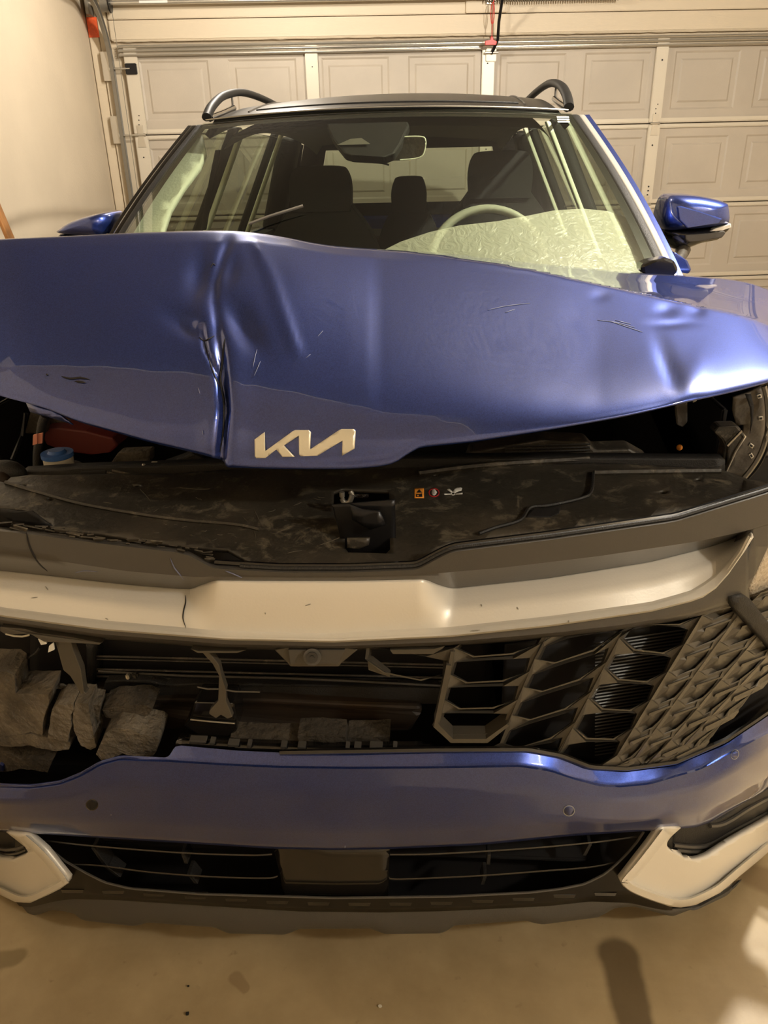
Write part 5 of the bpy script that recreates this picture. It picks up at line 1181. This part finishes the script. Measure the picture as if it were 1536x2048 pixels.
# steering wheel
sw = K(empty('steering_wheel', (.33, 1.70, 1.08)), car); sw.matrix_parent_inverse = Matrix.Translation(-Vector(car.location)); S_ = Matrix.Translation(-Vector(sw.location))
tilt = Matrix.Rotation(radians(-24), 3, 'X'); cw = Vector((.335, 1.74, 1.10))
def kw(o): o.parent = sw; o.matrix_parent_inverse = S_; return o
kw(tube('wheel_ring', [cw+tilt @ Vector((.185*cos(t), 0, .185*sin(t))) for t in [i*2*pi/48 for i in range(49)]], .0145, mat('pale rim leather', (.30, .31, .25), .45), None, 10))  # ring in one even pale leather colour
for a in (0, pi, -pi/2): kw(tube('wheel_spoke', [cw+tilt @ Vector((.04*cos(a), .02, .04*sin(a))), cw+tilt @ Vector((.18*cos(a), 0, .18*sin(a)))], .014, MT['cloth'], None, 8))
kw(disc('wheel_hub', cw+Vector((0, .01, 0)), .065, .05, tilt @ Vector((0, 1, 0)), MT['cloth'], None, 24))
# pale wrinkled translucent sheet just behind the glass on the driver's side
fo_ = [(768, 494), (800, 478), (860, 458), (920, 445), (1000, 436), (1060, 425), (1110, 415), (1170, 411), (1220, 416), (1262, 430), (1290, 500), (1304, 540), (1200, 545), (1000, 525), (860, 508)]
K(sheet('pale_veil', fo_, lambda u, v: (wsinv(u, v) or at(u, v, Y=1.2))+Vector((0, .035, -.01)), MT['veil'], None, t=0, step=14, disp=lambda p: (0, .003*noise.noise(p*30), 0)))
K(tube('wiper_arm', [wsinv(x, y)+Vector((0, -.012, .010)) for x, y in ((500, 455), (540, 440), (608, 419))], .004, MT['steeld'], None, 6))
# ---- door mirrors --------------------------------------------------------------
def door_mirror(sg):
    if sg > 0: Y = 1.55; f = lambda x, y: at(x, y, Y=Y)
    root = K(empty('door_mirror', (sg*.93, 1.55, 1.12)), car); root.matrix_parent_inverse = Matrix.Translation(-Vector(car.location)); I_ = Matrix.Translation(-Vector(root.location))
    def kk(o): o.parent = root; o.matrix_parent_inverse = I_; return o
    if sg > 0:
        out = [(1334, 462), (1327, 440), (1333, 412), (1340, 398), (1350, 391), (1372, 390), (1400, 392), (1435, 399), (1456, 406), (1461, 414), (1462, 446), (1440, 453), (1400, 459), (1362, 461)]
        low = [(1334, 462), (1362, 461), (1400, 459), (1440, 453), (1463, 447), (1463, 456), (1452, 466), (1445, 472), (1436, 480), (1400, 487), (1376, 496), (1352, 500), (1340, 488), (1332, 472)]
        Yb = 1.55
    else:
        out = [(117, 468), (119, 458), (140, 444), (170, 433), (195, 427), (208, 426), (216, 430), (221, 442), (220, 456), (210, 475)]
        low = [(117, 468), (210, 472), (210, 500), (150, 502), (122, 488)]
        Yb = 1.55
    def shell(name, pts, m, depth, bulge):
        P = [at(x, y, Y=Yb) for x, y in spline(pts, 3, True)]; n = len(P); c = sum(P, Vector())/n
        rings = [(1.0, depth), (1.0, .03), (.97, .008), (.86, -bulge*.55), (.6, -bulge*.9), (.3, -bulge)]
        vs = [c+(p-c)*s+Vector((0, d, 0)) for s, d in rings for p in P]+[c+Vector((0, -bulge, 0)), c+Vector((0, depth, 0))]
        fs = [(i*n+k, i*n+(k+1) % n, (i+1)*n+(k+1) % n, (i+1)*n+k) for i in range(len(rings)-1) for k in range(n)]
        e = (len(rings)-1)*n; fs += [(e+k, e+(k+1) % n, len(vs)-2) for k in range(n)]+[((k+1) % n, k, len(vs)-1) for k in range(n)]
        bm = bmesh.new(); bv = [bm.verts.new(v) for v in vs]
        for q in fs: bm.faces.new([bv[i] for i in q])
        bmesh.ops.recalc_face_normals(bm, faces=bm.faces)
        return kk(frombm(name, bm, m, None, True, 45))
    shell('mirror_cap', out, MT['paint2'], .12, .045)
    shell('mirror_lower', low, MT['gloss'], .10, .025)
    if sg > 0:
        kk(extr('mirror_facet', [at(x, y, Y=Yb-.046) for x, y in [(1354, 413), (1362, 412), (1400, 422), (1446, 438), (1440, 446), (1374, 456), (1358, 440)]], (0, .03, 0), MT['paint2'], None, .006))
        kk(extr('mirror_trim_panel', [at(x, y, Y=Yb-.030) for x, y in [(1370, 470), (1420, 466), (1448, 461), (1452, 466), (1444, 476), (1410, 482), (1378, 484), (1371, 480)]], (0, .02, 0), MT['satin'], None, .003))
        kk(extr('turn_indicator', [at(x, y, Y=Yb-.028) for x, y in [(1420, 463), (1430, 457), (1462, 447), (1463, 455), (1445, 461)]], (0, .03, 0), MT['silver'], None, .002))
        kk(tube('mirror_stalk', [at(1366, 500, Y=1.55), at(1362, 512, Y=1.50), at(1352, 530, Y=1.45)], [.022, .016, .018], MT['cover'], None, 10))
        kk(extr('mirror_base', [at(x, y, Y=1.42) for x, y in [(1343, 508), (1350, 504), (1376, 522), (1384, 540), (1378, 548), (1352, 544)]], (0, .05, 0), MT['paint2'], None, .006))
    else:
        kk(tube('mirror_stalk', [at(205, 470, Y=1.55), at(215, 500, Y=1.5)], .02, MT['gloss'], None, 8))
door_mirror(1); door_mirror(-1)
# black end cap of the cowl beside the right pillar
K(extr('cowl_end', [at(x, y, Y=1.20) for x, y in [(1282, 530), (1300, 522), (1335, 516), (1350, 522), (1358, 540), (1350, 552), (1300, 552), (1283, 546)]], (0, .06, 0), MT['gloss'], None, .008))
